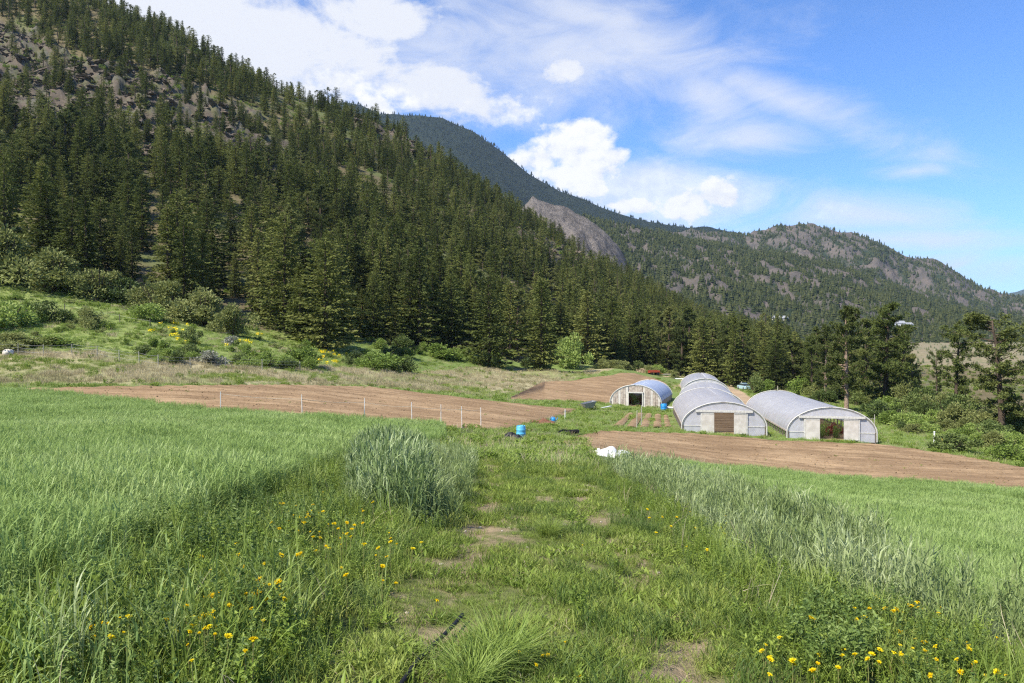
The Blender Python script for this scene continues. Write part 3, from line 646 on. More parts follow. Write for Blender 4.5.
# ------------------------------------------------------------------ single trees one can tell apart
def special(kind_me, px, py_top, d, label, cat='pine tree', wide=1., name='pine_tree', rz=None, group=None):
    p = atd(px, d); base = HY-F*(p[2]-EYE)/d; hp = (base-py_top)*d/F; k = hp/16
    return tree_obj(name, kind_me[0], kind_me[1], (p[0], p[1], p[2]-.2), (k*wide, k*wide, k), rng.uniform(0, 6.28) if rz is None else rz, label, cat, group)
def pine_set(kw, bk=barkp, nd=ndp):
    (V, Q), tb, lb = pine(**kw); v2, q2, t2 = tb.arrays(); v3, q3, t3 = lb.arrays(); tm = MB(); tm.add(v2, q2, t2); tm.add(v3, q3, None); a, b, c = tm.arrays()
    return mk_mesh('pine_crown', V, Q, None, [nd]), mk_mesh('pine_trunk', a, b, c, [bk], smooth=True)
dnd = leafmat('dark_pine_needles', [(.07, .095, .026), (.115, .145, .040), (.19, .21, .065)], .3, .7, spec=.12)
PA = pine_set(dict(seed=46, spread=3.4, nl=64, low=.20, tuft=20, tufts=10)); PB = pine_set(dict(seed=42, spread=3.4, nl=66, low=.05, tuft=20, tufts=8), bark, dnd)
PC = pine_set(dict(seed=43, spread=3.6, nl=44, low=.15, tuft=20, tufts=9, flat_top=True), bark, dnd); PD = pine_set(dict(seed=44, spread=4.8, nl=54, low=.12, tuft=20, tufts=10, flat_top=True, lean=1.0), bark)
special(PA, 847, 303, 116, 'open-crowned pine with a long pale bare trunk behind the right greenhouse', wide=.95)
special(PB, 886, 300, 122, 'dense bushy pine just right of the pale-trunked pine', wide=1.2)
special(PB, 866, 316, 135, 'shorter dark pine between the pale-trunked pine and the dense bushy pine', wide=1.0)
special(PB, 903, 322, 132, 'dark pine right behind the dense bushy pine, next to the dry terrace', wide=.85)
special(PB, 840, 330, 142, 'bushy pine partly hidden behind the pale-trunked pine', wide=1.0)
special(PB, 812, 334, 150, 'bushy dark pine behind the ridge of the largest tunnel', wide=1.0)
special(PA, 826, 322, 138, 'loose grey-green pine left of the pale-trunked pine', wide=.9)
special(PC, 956, 324, 112, 'dark pine with sparse flat branches in front of the dry terrace', wide=1.05)
special(PD, 1003, 314, 96, 'broad dark pine with bare crooked branches at the right edge', wide=1.25)
special(PC, 1050, 330, 96, 'dark pine cut off by the right edge of the view', wide=1.1)
special(PA, 912, 352, 128, 'small pine below the dry terrace, right of the dense bushy pine', wide=.9)
special(PC, 937, 350, 150, 'slim small pine beside the sparse flat-branched pine', wide=.8)
special((CON[2][0], CON[2][1]), 325, 238, 131, 'large full conifer standing forward at the foot of the hill, right of the shrubs', 'conifer tree', 1.5, 'conifer_tree')
special((CON[0][0], CON[0][1]), 300, 262, 134, 'conifer leaning against the left side of the large full conifer', 'conifer tree', 1.25, 'conifer_tree')
special((CON[0][0], CON[0][1]), 541, 278, 158, 'dark narrow conifer left of the light green broadleaf tree', 'conifer tree', 1.1, 'conifer_tree')
special((CON[2][0], CON[2][1]), 490, 272, 155, 'broad dark conifer at the meadow edge left of the dark narrow one', 'conifer tree', 1.2, 'conifer_tree')

# ------------------------------------------------------------------ shrubs
def shrub_mesh(name, seed, mat, lobes=9, n=1500, leaf=(.10, .2), h=1.0, r0=.62, pointy=.0):
    """one metre tall, about 1.2 m wide; scaled in use"""
    r = np.random.default_rng(seed); P = []; D = []
    for k in range(lobes):
        a = r.uniform(0, 6.28); q = r.uniform(0, r0*.95); c = np.array([math.cos(a)*q, math.sin(a)*q, r.uniform(.16, .8)*(1-.45*q)]); rad = r.uniform(.13, .34)
        m = n//lobes; d = nrm(r.normal(size=(m, 3))); P.append(c+d*rad*r.uniform(.35, 1.08, m)[:, None]*np.array([1, 1, .85+pointy])); D.append(nrm(d+r.normal(0, .5, (m, 3))+[0, 0, .25]))
    P = np.vstack(P); D = np.vstack(D); k = P[:, 2] > .0; P = P[k]; D = D[k]; l = r.uniform(*leaf, len(P))
    V, Q = leaves(P, D, l, l*.6, r, .1)
    st = MB()
    for k in range(7):
        a = r.uniform(0, 6.28); q = r.uniform(.2, .5); st.tube([(0, 0, -.12), (math.cos(a)*q*.4, math.sin(a)*q*.4, .3), (math.cos(a)*q, math.sin(a)*q, r.uniform(.5, .85))], [.022, .014, .006], 4, False)
    v, q_, t = st.arrays()
    return mk_mesh(name+'_foliage', V, Q, None, [mat]), mk_mesh(name+'_stems', v, q_, t, [bark])
olive = leafmat('olive_shrub_leaves', [(.17, .19, .06), (.22, .245, .08), (.28, .30, .11)], .3, .7); bright = leafmat('bright_shrub_leaves', [(.13, .19, .035), (.20, .28, .055), (.29, .37, .10)], .3, .6)
darkg = leafmat('dark_shrub_leaves', [(.06, .09, .025), (.10, .14, .035), (.16, .20, .06)], .2, .6); greyg = leafmat('grey_shrub_leaves', [(.16, .17, .12), (.24, .25, .19), (.36, .36, .30)], .2, .7)
SH = {'olive': [shrub_mesh('shrub', 50+k, olive, 12, 5200, (.04, .08)) for k in range(3)], 'bright': [shrub_mesh('shrub', 60+k, bright, 10, 3000, (.05, .10)) for k in range(3)],
      'dark': [shrub_mesh('shrub', 70+k, darkg, 10, 3000, (.05, .10)) for k in range(2)], 'grey': [shrub_mesh('shrub', 80, greyg, 8, 1100, (.08, .14))]}
def shrub(kind, px, py, hp, wp, label, group=None, cat='shrub', name='shrub', dmin=60):
    p = at(px, py, dmin); k = hp*p[1]/F; w = wp*p[1]/F/1.25; f, s_ = random.choice(SH[kind])
    e = bpy.data.objects.new(name, None); C.objects.link(e); e.empty_display_size = .2; e.location = (p[0], p[1], p[2]-.05*k); e.scale = (w, w, k*1.05); e.rotation_euler = (0, 0, random.uniform(0, 6.28))
    tag(e, label, cat, group); link('foliage', f, e); link('stems', s_, e); return e
for a in [('olive', 2, 281, 56, 60, 'tall olive shrub at the left edge where the conifers begin'), ('olive', 52, 289, 48, 62, 'big rounded olive shrub in front of the conifers, first from the left edge shrub'),
          ('olive', 100, 296, 38, 44, 'olive shrub right of the big rounded one, in front of the conifers'), ('dark', 128, 300, 26, 40, 'low dark shrub in the shade between two taller olive shrubs'),
          ('olive', 163, 312, 42, 46, 'grey-olive shrub just above the bright leafy bush at the foot of the conifers'), ('olive', 203, 322, 40, 50, 'wide olive shrub in the middle of the row below the conifers'),
          ('olive', 232, 332, 34, 34, 'small olive shrub at the right end of the row below the conifers'), ('bright', 143, 316, 20, 30, 'bright green leafy bush in front of the olive shrub row'),
          ('bright', 8, 325, 30, 46, 'wide green shrub low on the slope at the left edge'), ('olive', 6, 345, 15, 52, 'low spreading shrub under the wide one at the left edge'),
          ('dark', 46, 318, 20, 30, 'dark round shrub alone on the upper green slope'), ('olive', 86, 325, 24, 24, 'upright olive shrub alone on the middle of the green slope'),
          ('bright', 52, 342, 10, 40, 'low spreading shrub above the wire fence on the slope'), ('grey', 209, 361, 17, 26, 'pale grey-leaved shrub at the lower edge of the slope'),
          ('dark', 192, 341, 18, 16, 'small dark shrub beside the yellow flower patches'), ('grey', 229, 341, 11, 14, 'little grey shrub above the yellow flower patches'),
          ('bright', 300, 362, 22, 30, 'bright shrub at the foot of the large full conifer'), ('bright', 375, 366, 20, 40, 'bright shrub right of the large full conifer'),
          ('dark', 404, 369, 17, 20, 'dark green bush low on the slope in the dry meadow edge'), ('bright', 438, 356, 16, 34, 'bright shrub in front of the conifers above the dry meadow')]:
    shrub(a[0], a[1], a[2]+3, a[3]*random.uniform(.9, 1.15), a[4]*1.25, a[5])
def region_shrubs(poly, n, kinds, hr, wr, label, group, dmin=60, cat='shrub'):
    xs = [q[0] for q in poly]; ys = [q[1] for q in poly]; pts = []; tries = 0
    while len(pts) < n and tries < 4000:
        tries += 1; x = random.uniform(min(xs), max(xs)); y = random.uniform(min(ys), max(ys))
        if not inpoly(np.array([x]), np.array([y]), poly)[0] or any(abs(x-a)/9+abs(y-b)/4 < 1 for a, b in pts): continue
        pts.append((x, y)); k = random.choice(kinds); h = random.uniform(*hr); shrub(k, x, y, h, h*random.uniform(*wr), label, group, cat, dmin=dmin)
region_shrubs([(0, 295), (60, 308), (150, 326), (250, 345), (330, 352), (330, 362), (220, 356), (100, 345), (0, 342)], 24, ['bright', 'bright', 'olive'], (5, 11), (1.1, 1.8), 'small low shrub among many on the shrubby green slope', 'small shrubs on the green slope')
region_shrubs([(120, 352), (200, 356), (300, 364), (345, 368), (345, 372), (230, 368), (120, 358)], 20, ['bright', 'dark', 'bright'], (9, 16), (1.3, 2.0), 'leafy shrub in the green band along the top of the dry meadow', 'shrubs along the top of the dry meadow')
region_shrubs([(345, 352), (420, 352), (500, 360), (560, 364), (560, 368), (470, 366), (400, 366), (345, 366)], 26, ['bright', 'bright', 'dark'], (8, 16), (1.2, 1.9), 'bright green shrub in the belt under the conifers beside the meadow', 'shrubs under the conifers beside the meadow')
region_shrubs([(580, 366), (640, 366), (690, 374), (690, 379), (640, 372), (585, 371)], 10, ['bright', 'dark', 'olive'], (6, 11), (1.3, 2), 'small bush along the forest edge behind the wooden greenhouse', 'bushes behind the wooden greenhouse')
region_shrubs([(750, 390), (800, 393), (860, 402), (940, 424), (1040, 447), (1040, 458), (960, 446), (890, 430), (870, 412), (790, 398), (752, 393)], 46, ['bright', 'bright', 'dark', 'olive'], (10, 22), (1.1, 1.9), 'leafy bush on the overgrown bank right of the greenhouses', 'bushes on the bank right of the greenhouses')
region_shrubs([(880, 404), (930, 416), (1040, 436), (1040, 440), (960, 432), (880, 412)], 22, ['olive', 'dark', 'olive'], (20, 34), (.9, 1.5), 'taller olive shrub growing below the pines on the right', 'taller shrubs below the right pines')
shrub('bright', 808, 396, 24, 34, 'yellow-green bush directly behind the ridge of the right greenhouse', dmin=80)
shrub('dark', 955, 452, 20, 44, 'dark wide bush beside the field corner right of the white post'); shrub('bright', 1012, 462, 22, 44, 'bright bush at the right edge beside the tilled field')
# the light green broadleaf tree
bt = bpy.data.objects.new('broadleaf_tree', None); C.objects.link(bt); p = at(574, 366, 120); k = 38*p[1]/F; bt.location = (p[0], p[1], p[2]-.1)
tag(bt, 'light green rounded broadleaf tree standing alone in front of the conifers', 'tree'); f, s_ = shrub_mesh('broadleaf', 90, bright, 13, 3400, (.045, .085)); link('crown', f, bt).scale = (k*.75, k*.75, k*1.03)
MB().tube([(0, 0, -.3), (.1, 0, k*.2), (0, .1, k*.55)], [.22, .17, .08], 8).build('trunk', bark, bt)
SH['bright'].append((f, s_))
for a in [(292, 158, 15, 26), (455, 196, 10, 18)]: pass

# ------------------------------------------------------------------ greenhouses
film, o = newmat('greenhouse_film'); nt = film.node_tree; tc = coords(); n = noise(tc.outputs['Object'], 1.2, 5, .6); c = mixc(ss(.3, .7, E(n.outputs[0])), (.70, .70, .74), (.58, .58, .62))
p = principled(c, .35, .5, bump=None); t = nt.nodes.new('ShaderNodeBsdfTranslucent'); nt.links.new(c, t.inputs[0]); tr = nt.nodes.new('ShaderNodeBsdfTransparent')
m1 = nt.nodes.new('ShaderNodeMixShader'); m1.inputs[0].default_value = .4; m2 = nt.nodes.new('ShaderNodeMixShader'); m2.inputs[0].default_value = .24
nt.links.new(p.outputs[0], m1.inputs[1]); nt.links.new(t.outputs[0], m1.inputs[2]); nt.links.new(m1.outputs[0], m2.inputs[1]); nt.links.new(tr.outputs[0], m2.inputs[2]); nt.links.new(m2.outputs[0], o.inputs[0])
sheet = flat('white_door_sheet', (.53, .50, .46), (.43, .40, .36), 2, .6, .3, bump=0); steel = flat('galvanised_steel', (.55, .56, .58), (.42, .43, .45), 20, .4, .5, .8)
wood = flat('weathered_board', (.42, .37, .32), (.26, .22, .19), 3, .9, .1, bump=.5); rim = flat('white_rim', (.54, .53, .50), (.42, .41, .38), 6, .5); dpost = flat('dark_post', (.14, .12, .10), (.08, .07, .06), 8, .9)
def arch(w, h, hs, n=22, off=0.):
    a = np.linspace(0, math.pi, n); x = -np.cos(a)*(w/2+off); z = hs+(h-hs+off)*np.sin(a)**1.10; return np.c_[x, z]
AX = -math.atan(.215)
def greenhouse(corner_px, d0, w, h, L, label, hs=.85, kind='film', rot=AX, hoops=1.6, front=True, drop=None, rise=0., back_end=True, xshift=0.):
    x0 = (corner_px-CX)/F*d0; ca, sa = math.cos(rot), math.sin(rot); cx = x0+w/2*ca; cy = d0+w/2*sa
    z0 = float(H(cx, cy)); bx, by = cx-L*sa, cy+L*ca; z1 = float(H(bx, by)); pit = math.atan2(z1-z0, L) if drop is None else -drop
    e = bpy.data.objects.new('greenhouse', None); C.objects.link(e); e.location = (cx, cy, z0+rise); e.rotation_euler = (pit, 0, rot); tag(e, label, 'greenhouse', None)
    A = arch(w, h, hs); ny = max(8, int(L/.8)); Y = np.linspace(0, L, ny); sag = .035*np.abs(np.sin(Y/hoops*math.pi))
    G = np.zeros((ny, len(A), 3)); G[..., 0] = A[:, 0]*(1-sag[:, None]/w); G[..., 1] = Y[:, None]; G[..., 2] = A[:, 1]-sag[:, None]*np.sin(np.linspace(0, math.pi, len(A)))[None]
    MB().grid(G).build('film_cover' if kind == 'film' else 'roof', film if kind == 'film' else roofblue, e, smooth=True)
    Ai = arch(w, h, hs, 18, -.06); nh = int(L/hoops)
    for k in range(nh+1):
        y = L*k/nh; MB().tube(np.c_[Ai[:, 0], np.full(len(Ai), y), Ai[:, 1]], .05, 5).build('hoop', steel, e)
    MB().box((0, L/2, .0), (w-.2, L-.2, .14)).build('soil_floor', sm, e)
    for sx in (-1, 1):
        MB().box((sx*w/2, L/2, hs-.03), (.07, L, .14)).build('side_rail', wood, e)
        MB().box((sx*(w/2-.02), L/2, .1), (.05, L, .24)).build('baseboard', dpost, e)
        for k in range(nh+1): MB().box((sx*(w/2-.1), L*k/nh, hs/2-.1), (.11, .11, hs+.2)).build('side_post', dpost, e)
    Ar = arch(w, h, hs, 26, .04)
    MB().tube(np.c_[np.r_[-w/2-.04, Ar[:, 0], w/2+.04], np.full(len(Ar)+2, -.03), np.r_[-.05, Ar[:, 1], -.05]], .06, 6).build('front_arch', rim, e)
    if back_end:
        MB().tube(np.c_[Ar[:, 0], np.full(len(Ar), L+.03), Ar[:, 1]], .045, 6).build('rear_arch', rim, e)
    def wallstrip(name, y, x0, x1, zlo, ztop, mat, th=.04):     # panel whose top follows the arch or a level
        xs = np.linspace(x0, x1, 14); Ab = arch(w, h, hs, 60, -.05)
        zt = np.interp(xs, Ab[:, 0], Ab[:, 1]) if ztop is None else np.minimum(np.interp(xs, Ab[:, 0], Ab[:, 1]), ztop)
        m = MB(); zt = np.maximum(zt, zlo+.01)
        f0 = np.stack([np.c_[xs, np.full(14, y), np.full(14, zlo)], np.c_[xs, np.full(14, y), zt]]); f1 = f0+np.array([0, th, 0])
        m.grid(f0); m.grid(f1[::-1]); m.grid(np.stack([f0[1], f1[1]])); m.grid(np.stack([f1[0], f0[0]])); return m.build(name, mat, e)
    return e, wallstrip, A
def film_front(e, ws, w, h, dw, dh, open_w, hs=.75):
    ws('end_film', 0, -w/2+.08, w/2-.08, dh+.02, None, film)                      # film above the header
    for s in (-1, 1):
        a, b = sorted((s*(dw/2), s*(w/2-.06))); ws('end_film', .02, a, b, .78, dh, film); ws('skirt_panel', -.01, a, b, -.1, .74, sheet if False else film)
        MB().box(((a+b)/2, -.02, .80), (abs(b-a), .05, .09)).build('girt', rim, e)
        MB().box((s*(dw/2+.05), -.05, dh/2), (.12, .12, dh+.1)).build('door_post', rim, e)
        x0_, x1_ = sorted((s*open_w/2, s*dw/2-s*.02))
        d = MB().box(((x0_+x1_)/2, -.10, dh/2), (x1_-x0_, .05, dh-.1)).build('sliding_door', sheet, e)
        for z in (.12, dh-.15): MB().box(((x0_+x1_)/2, -.14, z), (x1_-x0_-.04, .03, .07)).build('door_batten', rim, d)
    MB().box((0, -.12, dh+.08), (dw+1.2, .12, .22)).build('header_beam', rim, e)
    for s in (-.28, .28): MB().box((s*w, .04, (dh+h*.83)/2), (.06, .05, h*.83-dh)).build('stud', steel, e)
ro, o = newmat('bluish_roof_sheet'); nt = ro.node_tree; tc = coords(); n = noise(tc.outputs['Object'], .8, 4); c = mixc(ss(.3, .7, E(n.outputs[0])), (.46, .53, .68), (.36, .43, .58)); p = principled(c, .5, .4, bump=n.outputs[0], bstr=.1); t = nt.nodes.new('ShaderNodeBsdfTranslucent'); nt.links.new(c, t.inputs[0]); m1 = nt.nodes.new('ShaderNodeMixShader'); m1.inputs[0].default_value = .3; nt.links.new(p.outputs[0], m1.inputs[1]); nt.links.new(t.outputs[0], m1.inputs[2]); nt.links.new(m1.outputs[0], o.inputs[0]); roofblue = ro
# right tunnel
e, ws, _ = greenhouse(788, 74.5, 8.2, 3.2, 31, 'largest plastic tunnel greenhouse, rightmost, with doors open on green plants', rot=-math.atan(.175)); film_front(e, ws, 8.25, 3.2, 4.9, 2.2, 2.2); ws('rear_film', 31, -4.0, 4.0, 0, None, film)
# centre row
e, ws, _ = greenhouse(682.5, 76, 8.1, 3.15, 20, 'nearest plastic tunnel greenhouse of the middle row, with open white doors', rot=-math.atan(.165), drop=.004); film_front(e, ws, 8.1, 3.15, 4.3, 2.2, 1.9)
ws('rear_wall', 19.9, -3.95, 3.95, 0, None, flat('brown_rear_sheet', (.26, .19, .13), (.16, .12, .08), 1.5, .9))
e, ws, _ = greenhouse(681, 100, 8.1, 3.1, 24, 'second plastic tunnel greenhouse of the middle row, its ridge showing behind the nearest'); ws('end_film', 0, -4.1, 4.1, 0, None, film)
e, ws, _ = greenhouse(682, 131, 8.0, 3.3, 30, 'farthest plastic tunnel greenhouse of the middle row, highest in view'); ws('end_film', 0, -4.1, 4.1, 0, None, film); ws('rear_film', 30, -4.1, 4.1, 0, None, film)
# left shed-like greenhouse with boarded front
e, ws, _ = greenhouse(610.5, 108, 7.1, 3.0, 18, 'small greenhouse with grey boarded front and bluish curved roof, left of the others', hs=.7, kind='roof', rot=-math.atan(.30), drop=.022)
dx = .95
for s in (-1, 1):
    for k in range(7):
        a = dx+.1+k*(3.5-dx-.1)/7; b = a+(3.5-dx-.1)/7-.03; x0_, x1_ = (a, b) if s > 0 else (-b, -a)
        ws('front_board', -.01*((k*7) % 3), x0_, x1_, -.1, None, wood if k % 3 else sheet)
    MB().box((s*(dx+.05), -.06, .95), (.12, .12, 2.0)).build('door_post', rim, e)
ws('front_board', 0, -dx, dx, 2.02, None, wood); MB().box((0, -.08, 1.96), (2*dx+.3, .12, .16)).build('header_beam', rim, e)
ws('rear_wall', 18, -3.5, -1.2, 0, None, wood); ws('rear_wall', 18, 1.2, 3.5, 0, None, wood)
for s in (-1, 1): MB().box((s*3.54, 9, .32), (.04, 17.8, .6)).build('side_wall', wood, e)

# ------------------------------------------------------------------ small things
def root(name, p, label, cat, rz=0., group=None):
    e = bpy.data.objects.new(name, None); C.objects.link(e); e.empty_display_size = .2; e.location = p; e.rotation_euler = (0, 0, rz); return tag(e, label, cat, group)
bluep = flat('blue_plastic', (.10, .40, .62), (.08, .34, .56), 5, .35, .5, bump=.05); blueb = flat('bright_blue_plastic', (.02, .25, .62), None, 5, .35, .5, bump=.05); black = flat('black_plastic', (.014, .014, .016), (.009, .009, .01), 9, .6, .25, bump=.3)
whitep = flat('white_plastic', (.74, .74, .73), (.62, .62, .62), 6, .45, .4, bump=.4); grey = flat('grey_metal', (.30, .31, .32), (.2, .2, .21), 12, .5, .5, .3); redp = flat('red_paint', (.45, .07, .03), (.32, .06, .03), 6, .5, .4)
tan = flat('pale_wood', (.50, .40, .27), (.36, .28, .19), 4, .8, .1); brown = flat('brown_rubbish', (.20, .09, .05), (.12, .06, .04), 6, .9)
def barrel(p, r, h, label, mat, lie=False):
    e = root('plastic_barrel', p, label, 'barrel'); prof = [(0, 0), (r*.9, 0), (r*.97, .04*h), (r, .12*h), (r, .32*h), (r*1.04, .34*h), (r*1.04, .37*h), (r, .39*h), (r, .62*h), (r*1.04, .64*h), (r*1.04, .67*h), (r, .69*h), (r, .9*h), (r*.93, .97*h), (r*.9, h), (r*.86, h), (r*.86, .975*h), (0, .975*h)]
    b = MB().lathe(prof, 20).build('drum', mat, e, smooth=True); MB().lathe([(0, h*.975), (.045, h*.975), (.045, h*1.01), (0, h*1.01)], 10, (r*.5, 0, 0)).build('bung', black, e)
    if lie: e.rotation_euler = (R(86), 0, R(70)); e.location[2] += r
    return e
pb = at(521, 437, 40); k = pb[1]/F; barrel(pb+[0, 0, -.03], 4.6*k, 12.5*k, 'light blue plastic barrel standing beside the black plastic heap', bluep)
def crumple(p, dims, label, cat, name, mat, seed, rz=0, bumps=.5, n=40, parts=None):
    """a heap of sheet lying in folds, closed underneath"""
    a, b, h = dims; x, y = np.meshgrid(np.linspace(-1, 1, n), np.linspace(-1, 1, n), indexing='ij'); rr = np.sqrt(x*x+y*y)
    edge = 1+.25*fbm(x*1.5, y*1.5, 2, seed+3); env = np.clip(1-(rr/edge)**2.2, 0, 1); z = h*env*(.45+.9*np.abs(fbm(x*1.3+y*.6, y*2.1, 3, seed, .4))*1.6)+.02*env
    G = np.stack([x*a*edge*.9, y*b*edge*.9, z+np.where(rr > edge, -.05, 0)], -1); X = G[..., 0]*math.cos(rz)-G[..., 1]*math.sin(rz)+p[0]; Y = G[..., 0]*math.sin(rz)+G[..., 1]*math.cos(rz)+p[1]
    G[..., 2] += H(X, Y)-p[2]; top = MB().grid(np.stack([X-p[0], Y-p[1], G[..., 2]], -1).transpose(1, 0, 2)[::-1])
    o = top.build(name, mat, None, p, smooth=False); return tag(o, label, cat)
pk = at(513, 440, 40); crumple(pk, (1.0, .7, .4), 'black plastic sheet heaped in the grass beside the blue barrel', 'plastic sheet', 'plastic_sheet', black, 5)
pk = at(540, 440.5, 40)
hs_ = MB()
for k in range(4):
    a = np.linspace(0, 6.28, 20); hs_.tube(np.c_[np.cos(a)*(.62-.03*k)*1.35+.06*k, np.sin(a)*.5, .08+.06*k+.03*np.sin(a*3)], .035, 5, False)
tag(hs_.build('hose_coil', black, None, at(568, 434, 40)), 'coil of black hose lying at the tip of the near tilled field', 'hose')
pw = at(611, 458, 40); m_ = crumple(pw+[0, 0, .25], (1.2, .8, .5), 'bunched white row cover sheet at the edge of the near tilled field', 'cover sheet', 'cover_sheet', whitep, 15, .1)
crumple(at(600, 459.5, 40)+[0, 0, .2], (.75, .4, .25), 'flat trailing white sheet end left of the bunched white cover', 'cover sheet', 'cover_sheet', whitep, 25, .1)
e = root('wheelbarrow', at(588, 410, 60), 'grey wheelbarrow tipped up on the grass between the fields', 'wheelbarrow', R(25))
w_ = MB(); G = np.array([[(-.62, -.36, .55), (-.62, .36, .55), (.75, .42, .75), (.75, -.42, .75)]]); t_ = np.array([(-.35, -.22, .25), (-.35, .22, .25), (.45, .26, .3), (.45, -.26, .3)])*np.array([1.3, 1.3, 1]); u_ = G[0]*np.array([1.3, 1.3, 1.5])
w_.add(np.vstack([t_, u_, t_*[.95, .92, 1]+[0, 0, .04], u_*[.96, .94, 1]]), [(0, 3, 2, 1)]+[(i, (i+1) % 4, 4+(i+1) % 4, 4+i) for i in range(4)]+[(8, 9, 10, 11)]+[(8+(i+1) % 4, 8+i, 12+i, 12+(i+1) % 4) for i in range(4)]+[(4+i, 4+(i+1) % 4, 12+(i+1) % 4, 12+i) for i in range(4)]).build('tray', grey, e)
wh = MB(); a = np.linspace(0, 6.28, 18); wh.tube(np.c_[np.cos(a)*.24+.95, 0*a, np.sin(a)*.24+.26], .06, 6, False); wh.build('wheel', black, e)
for s in (-1, 1):
    MB().tube([(1.0, s*.08, .27), (-.2, s*.3, .3), (-1.2, s*.38, .75)], .03, 6).build('handle', tan, e); MB().tube([(-.35, s*.3, .3), (-.45, s*.33, 0)], .025, 5).build('leg', black, e)
crumple(at(545, 424, 60), (1.5, .7, .4), 'low brown rubbish heap by the corner of the left tilled field', 'rubbish heap', 'rubbish_heap', brown, 33)
p = at(553.5, 423, 60); e = root('water_can', p, 'small blue watering can beside the brown rubbish heap', 'watering can'); MB().lathe([(0, 0), (.2, 0), (.2, .42), (.14, .5), (0, .5)], 14).build('can', blueb, e, smooth=True)
MB().tube([(.18, 0, .1), (.42, 0, .5)], .03, 6).build('spout', blueb, e); MB().tube([(-.18, 0, .12), (-.34, 0, .35), (-.12, 0, .6), (.05, 0, .5)], .02, 5).build('handle', blueb, e)
p = at(664, 411, 60); barrel(p, .42, .95, 'bright blue barrel at the back left corner of the nearest tunnel', blueb)
p = at(672, 411, 60); tag(MB().tube([(-1.0, 0, .45), (0, 0, .42), (1.2, .1, .42)], .14, 10).build('drain_pipe', whitep, None, p), 'white pipe lying between the bright blue barrel and the nearest tunnel', 'pipe')
p0 = at(597, 409, 60); p1 = at(611, 408, 60); q = (p0+p1)/2; tag(MB().box((0, 0, .12), (np.linalg.norm(p1-p0), .3, .09), math.atan2(p1[1]-p0[1], p1[0]-p0[0])).build('board', whitep, None, q), 'pale board lying on the grass at the left foot of the boarded greenhouse', 'board')
# fences and stakes
def fence(pts, h, label, cat, name, pm, rad, wires, wm, group=None, thick=.012, dmin=40):
    P3 = [at(*q, dmin=dmin) for q in pts]; o_ = np.mean(P3, 0); e = root(name, o_, label, cat, 0, group); tops = []
    for k, q in enumerate(P3):
        l = q-o_; ln = [random.uniform(-.05, .05), random.uniform(-.03, .03)]; MB().tube([l+[0, 0, -.2], l+[ln[0], ln[1], h*random.uniform(.93, 1.05)]], [rad, rad*.85], 6).build('post', pm, e)
    for w in wires:
        pt = []
        for a, b in zip(P3[:-1], P3[1:]):
            for t in np.linspace(0, 1, 8)[:-1]: q = a*(1-t)+b*t-o_; pt.append(q+[0, 0, h*w-.10*math.sin(t*math.pi)])
        pt.append(P3[-1]-o_+[0, 0, h*w]); MB().tube(pt, thick, 4, False).build('wire', wm, e)
    return e
postg = flat('pale_post', (.42, .40, .34), (.28, .26, .22), 9, .8, .1)
fence([(220, 414), (302, 420), (364, 422), (412, 426), (441, 427), (462, 428), (481, 428)], 1.6, 'string fence on thin white stakes along the near edge of the left tilled field', 'fence', 'stake_fence', whitep, .026, [.85], postg, thick=.010)
fence([(-40, 355), (18, 354), (43, 356), (72, 355), (97, 357), (119, 360), (139, 362), (158, 365), (190, 366), (225, 368), (262, 371), (300, 372)], 1.3, 'wire fence with weathered posts between the green slope and the dry meadow', 'fence', 'wire_fence', postg, .045, [.35, .65, .92], grey, thick=.008, dmin=75)
fence([(65, 312), (120, 322), (150, 328)], 1.3, 'short line of old posts higher on the green slope', 'fence', 'wire_fence', dpost, .06, [.8], grey, thick=.008, dmin=90)
fence([(742, 384), (753, 385.5), (762, 387.5), (771, 390), (778, 393)], 1.6, 'row of pale posts beside the dirt road, behind the greenhouses', 'fence', 'post_fence', postg, .11, [.8], grey, thick=.012, dmin=120)
def stake(px, py, hpx, label, mat=whitep, r=.045, dmin=45, group=None):
    p = at(px, py, dmin); h = hpx*p[1]/F; e = root('stake', p, label, 'stake', 0, group); MB().tube([(0, 0, -.2), (.02, 0, h)], [r, r*.9], 7).build('shaft', mat, e); MB().tube([(.02, 0, h), (.02, 0, h+.04)], [r*1.25, r*.8], 7).build('cap', mat, e)
stake(935, 447, 15, 'white post standing on the grass right of the near tilled field', r=.08); stake(565, 420, 10, 'pale stake at the right corner of the left tilled field'); stake(637, 428, 17, 'left of two pale stakes in the garden beds', postg); stake(641.5, 426, 20, 'right and taller of two pale stakes in the garden beds', postg)
stake(875, 428, 13, 'pale stake at the far right corner of the right greenhouse', postg); stake(943, 446, 7, 'short yellowish stake beside the white post right of the field', flat('yellow_stake', (.6, .42, .08)), r=.05)
# pale rock
p = at(8, 354, 75); tag(MB().ball((0, 0, .35), (.55, .45, .42), 12, 4, .25).build('boulder', flat('pale_rock', (.62, .58, .52), (.45, .42, .38), 5, .9, .1), None, p, smooth=True), 'pale rounded boulder by the wire fence at the left edge', 'boulder')
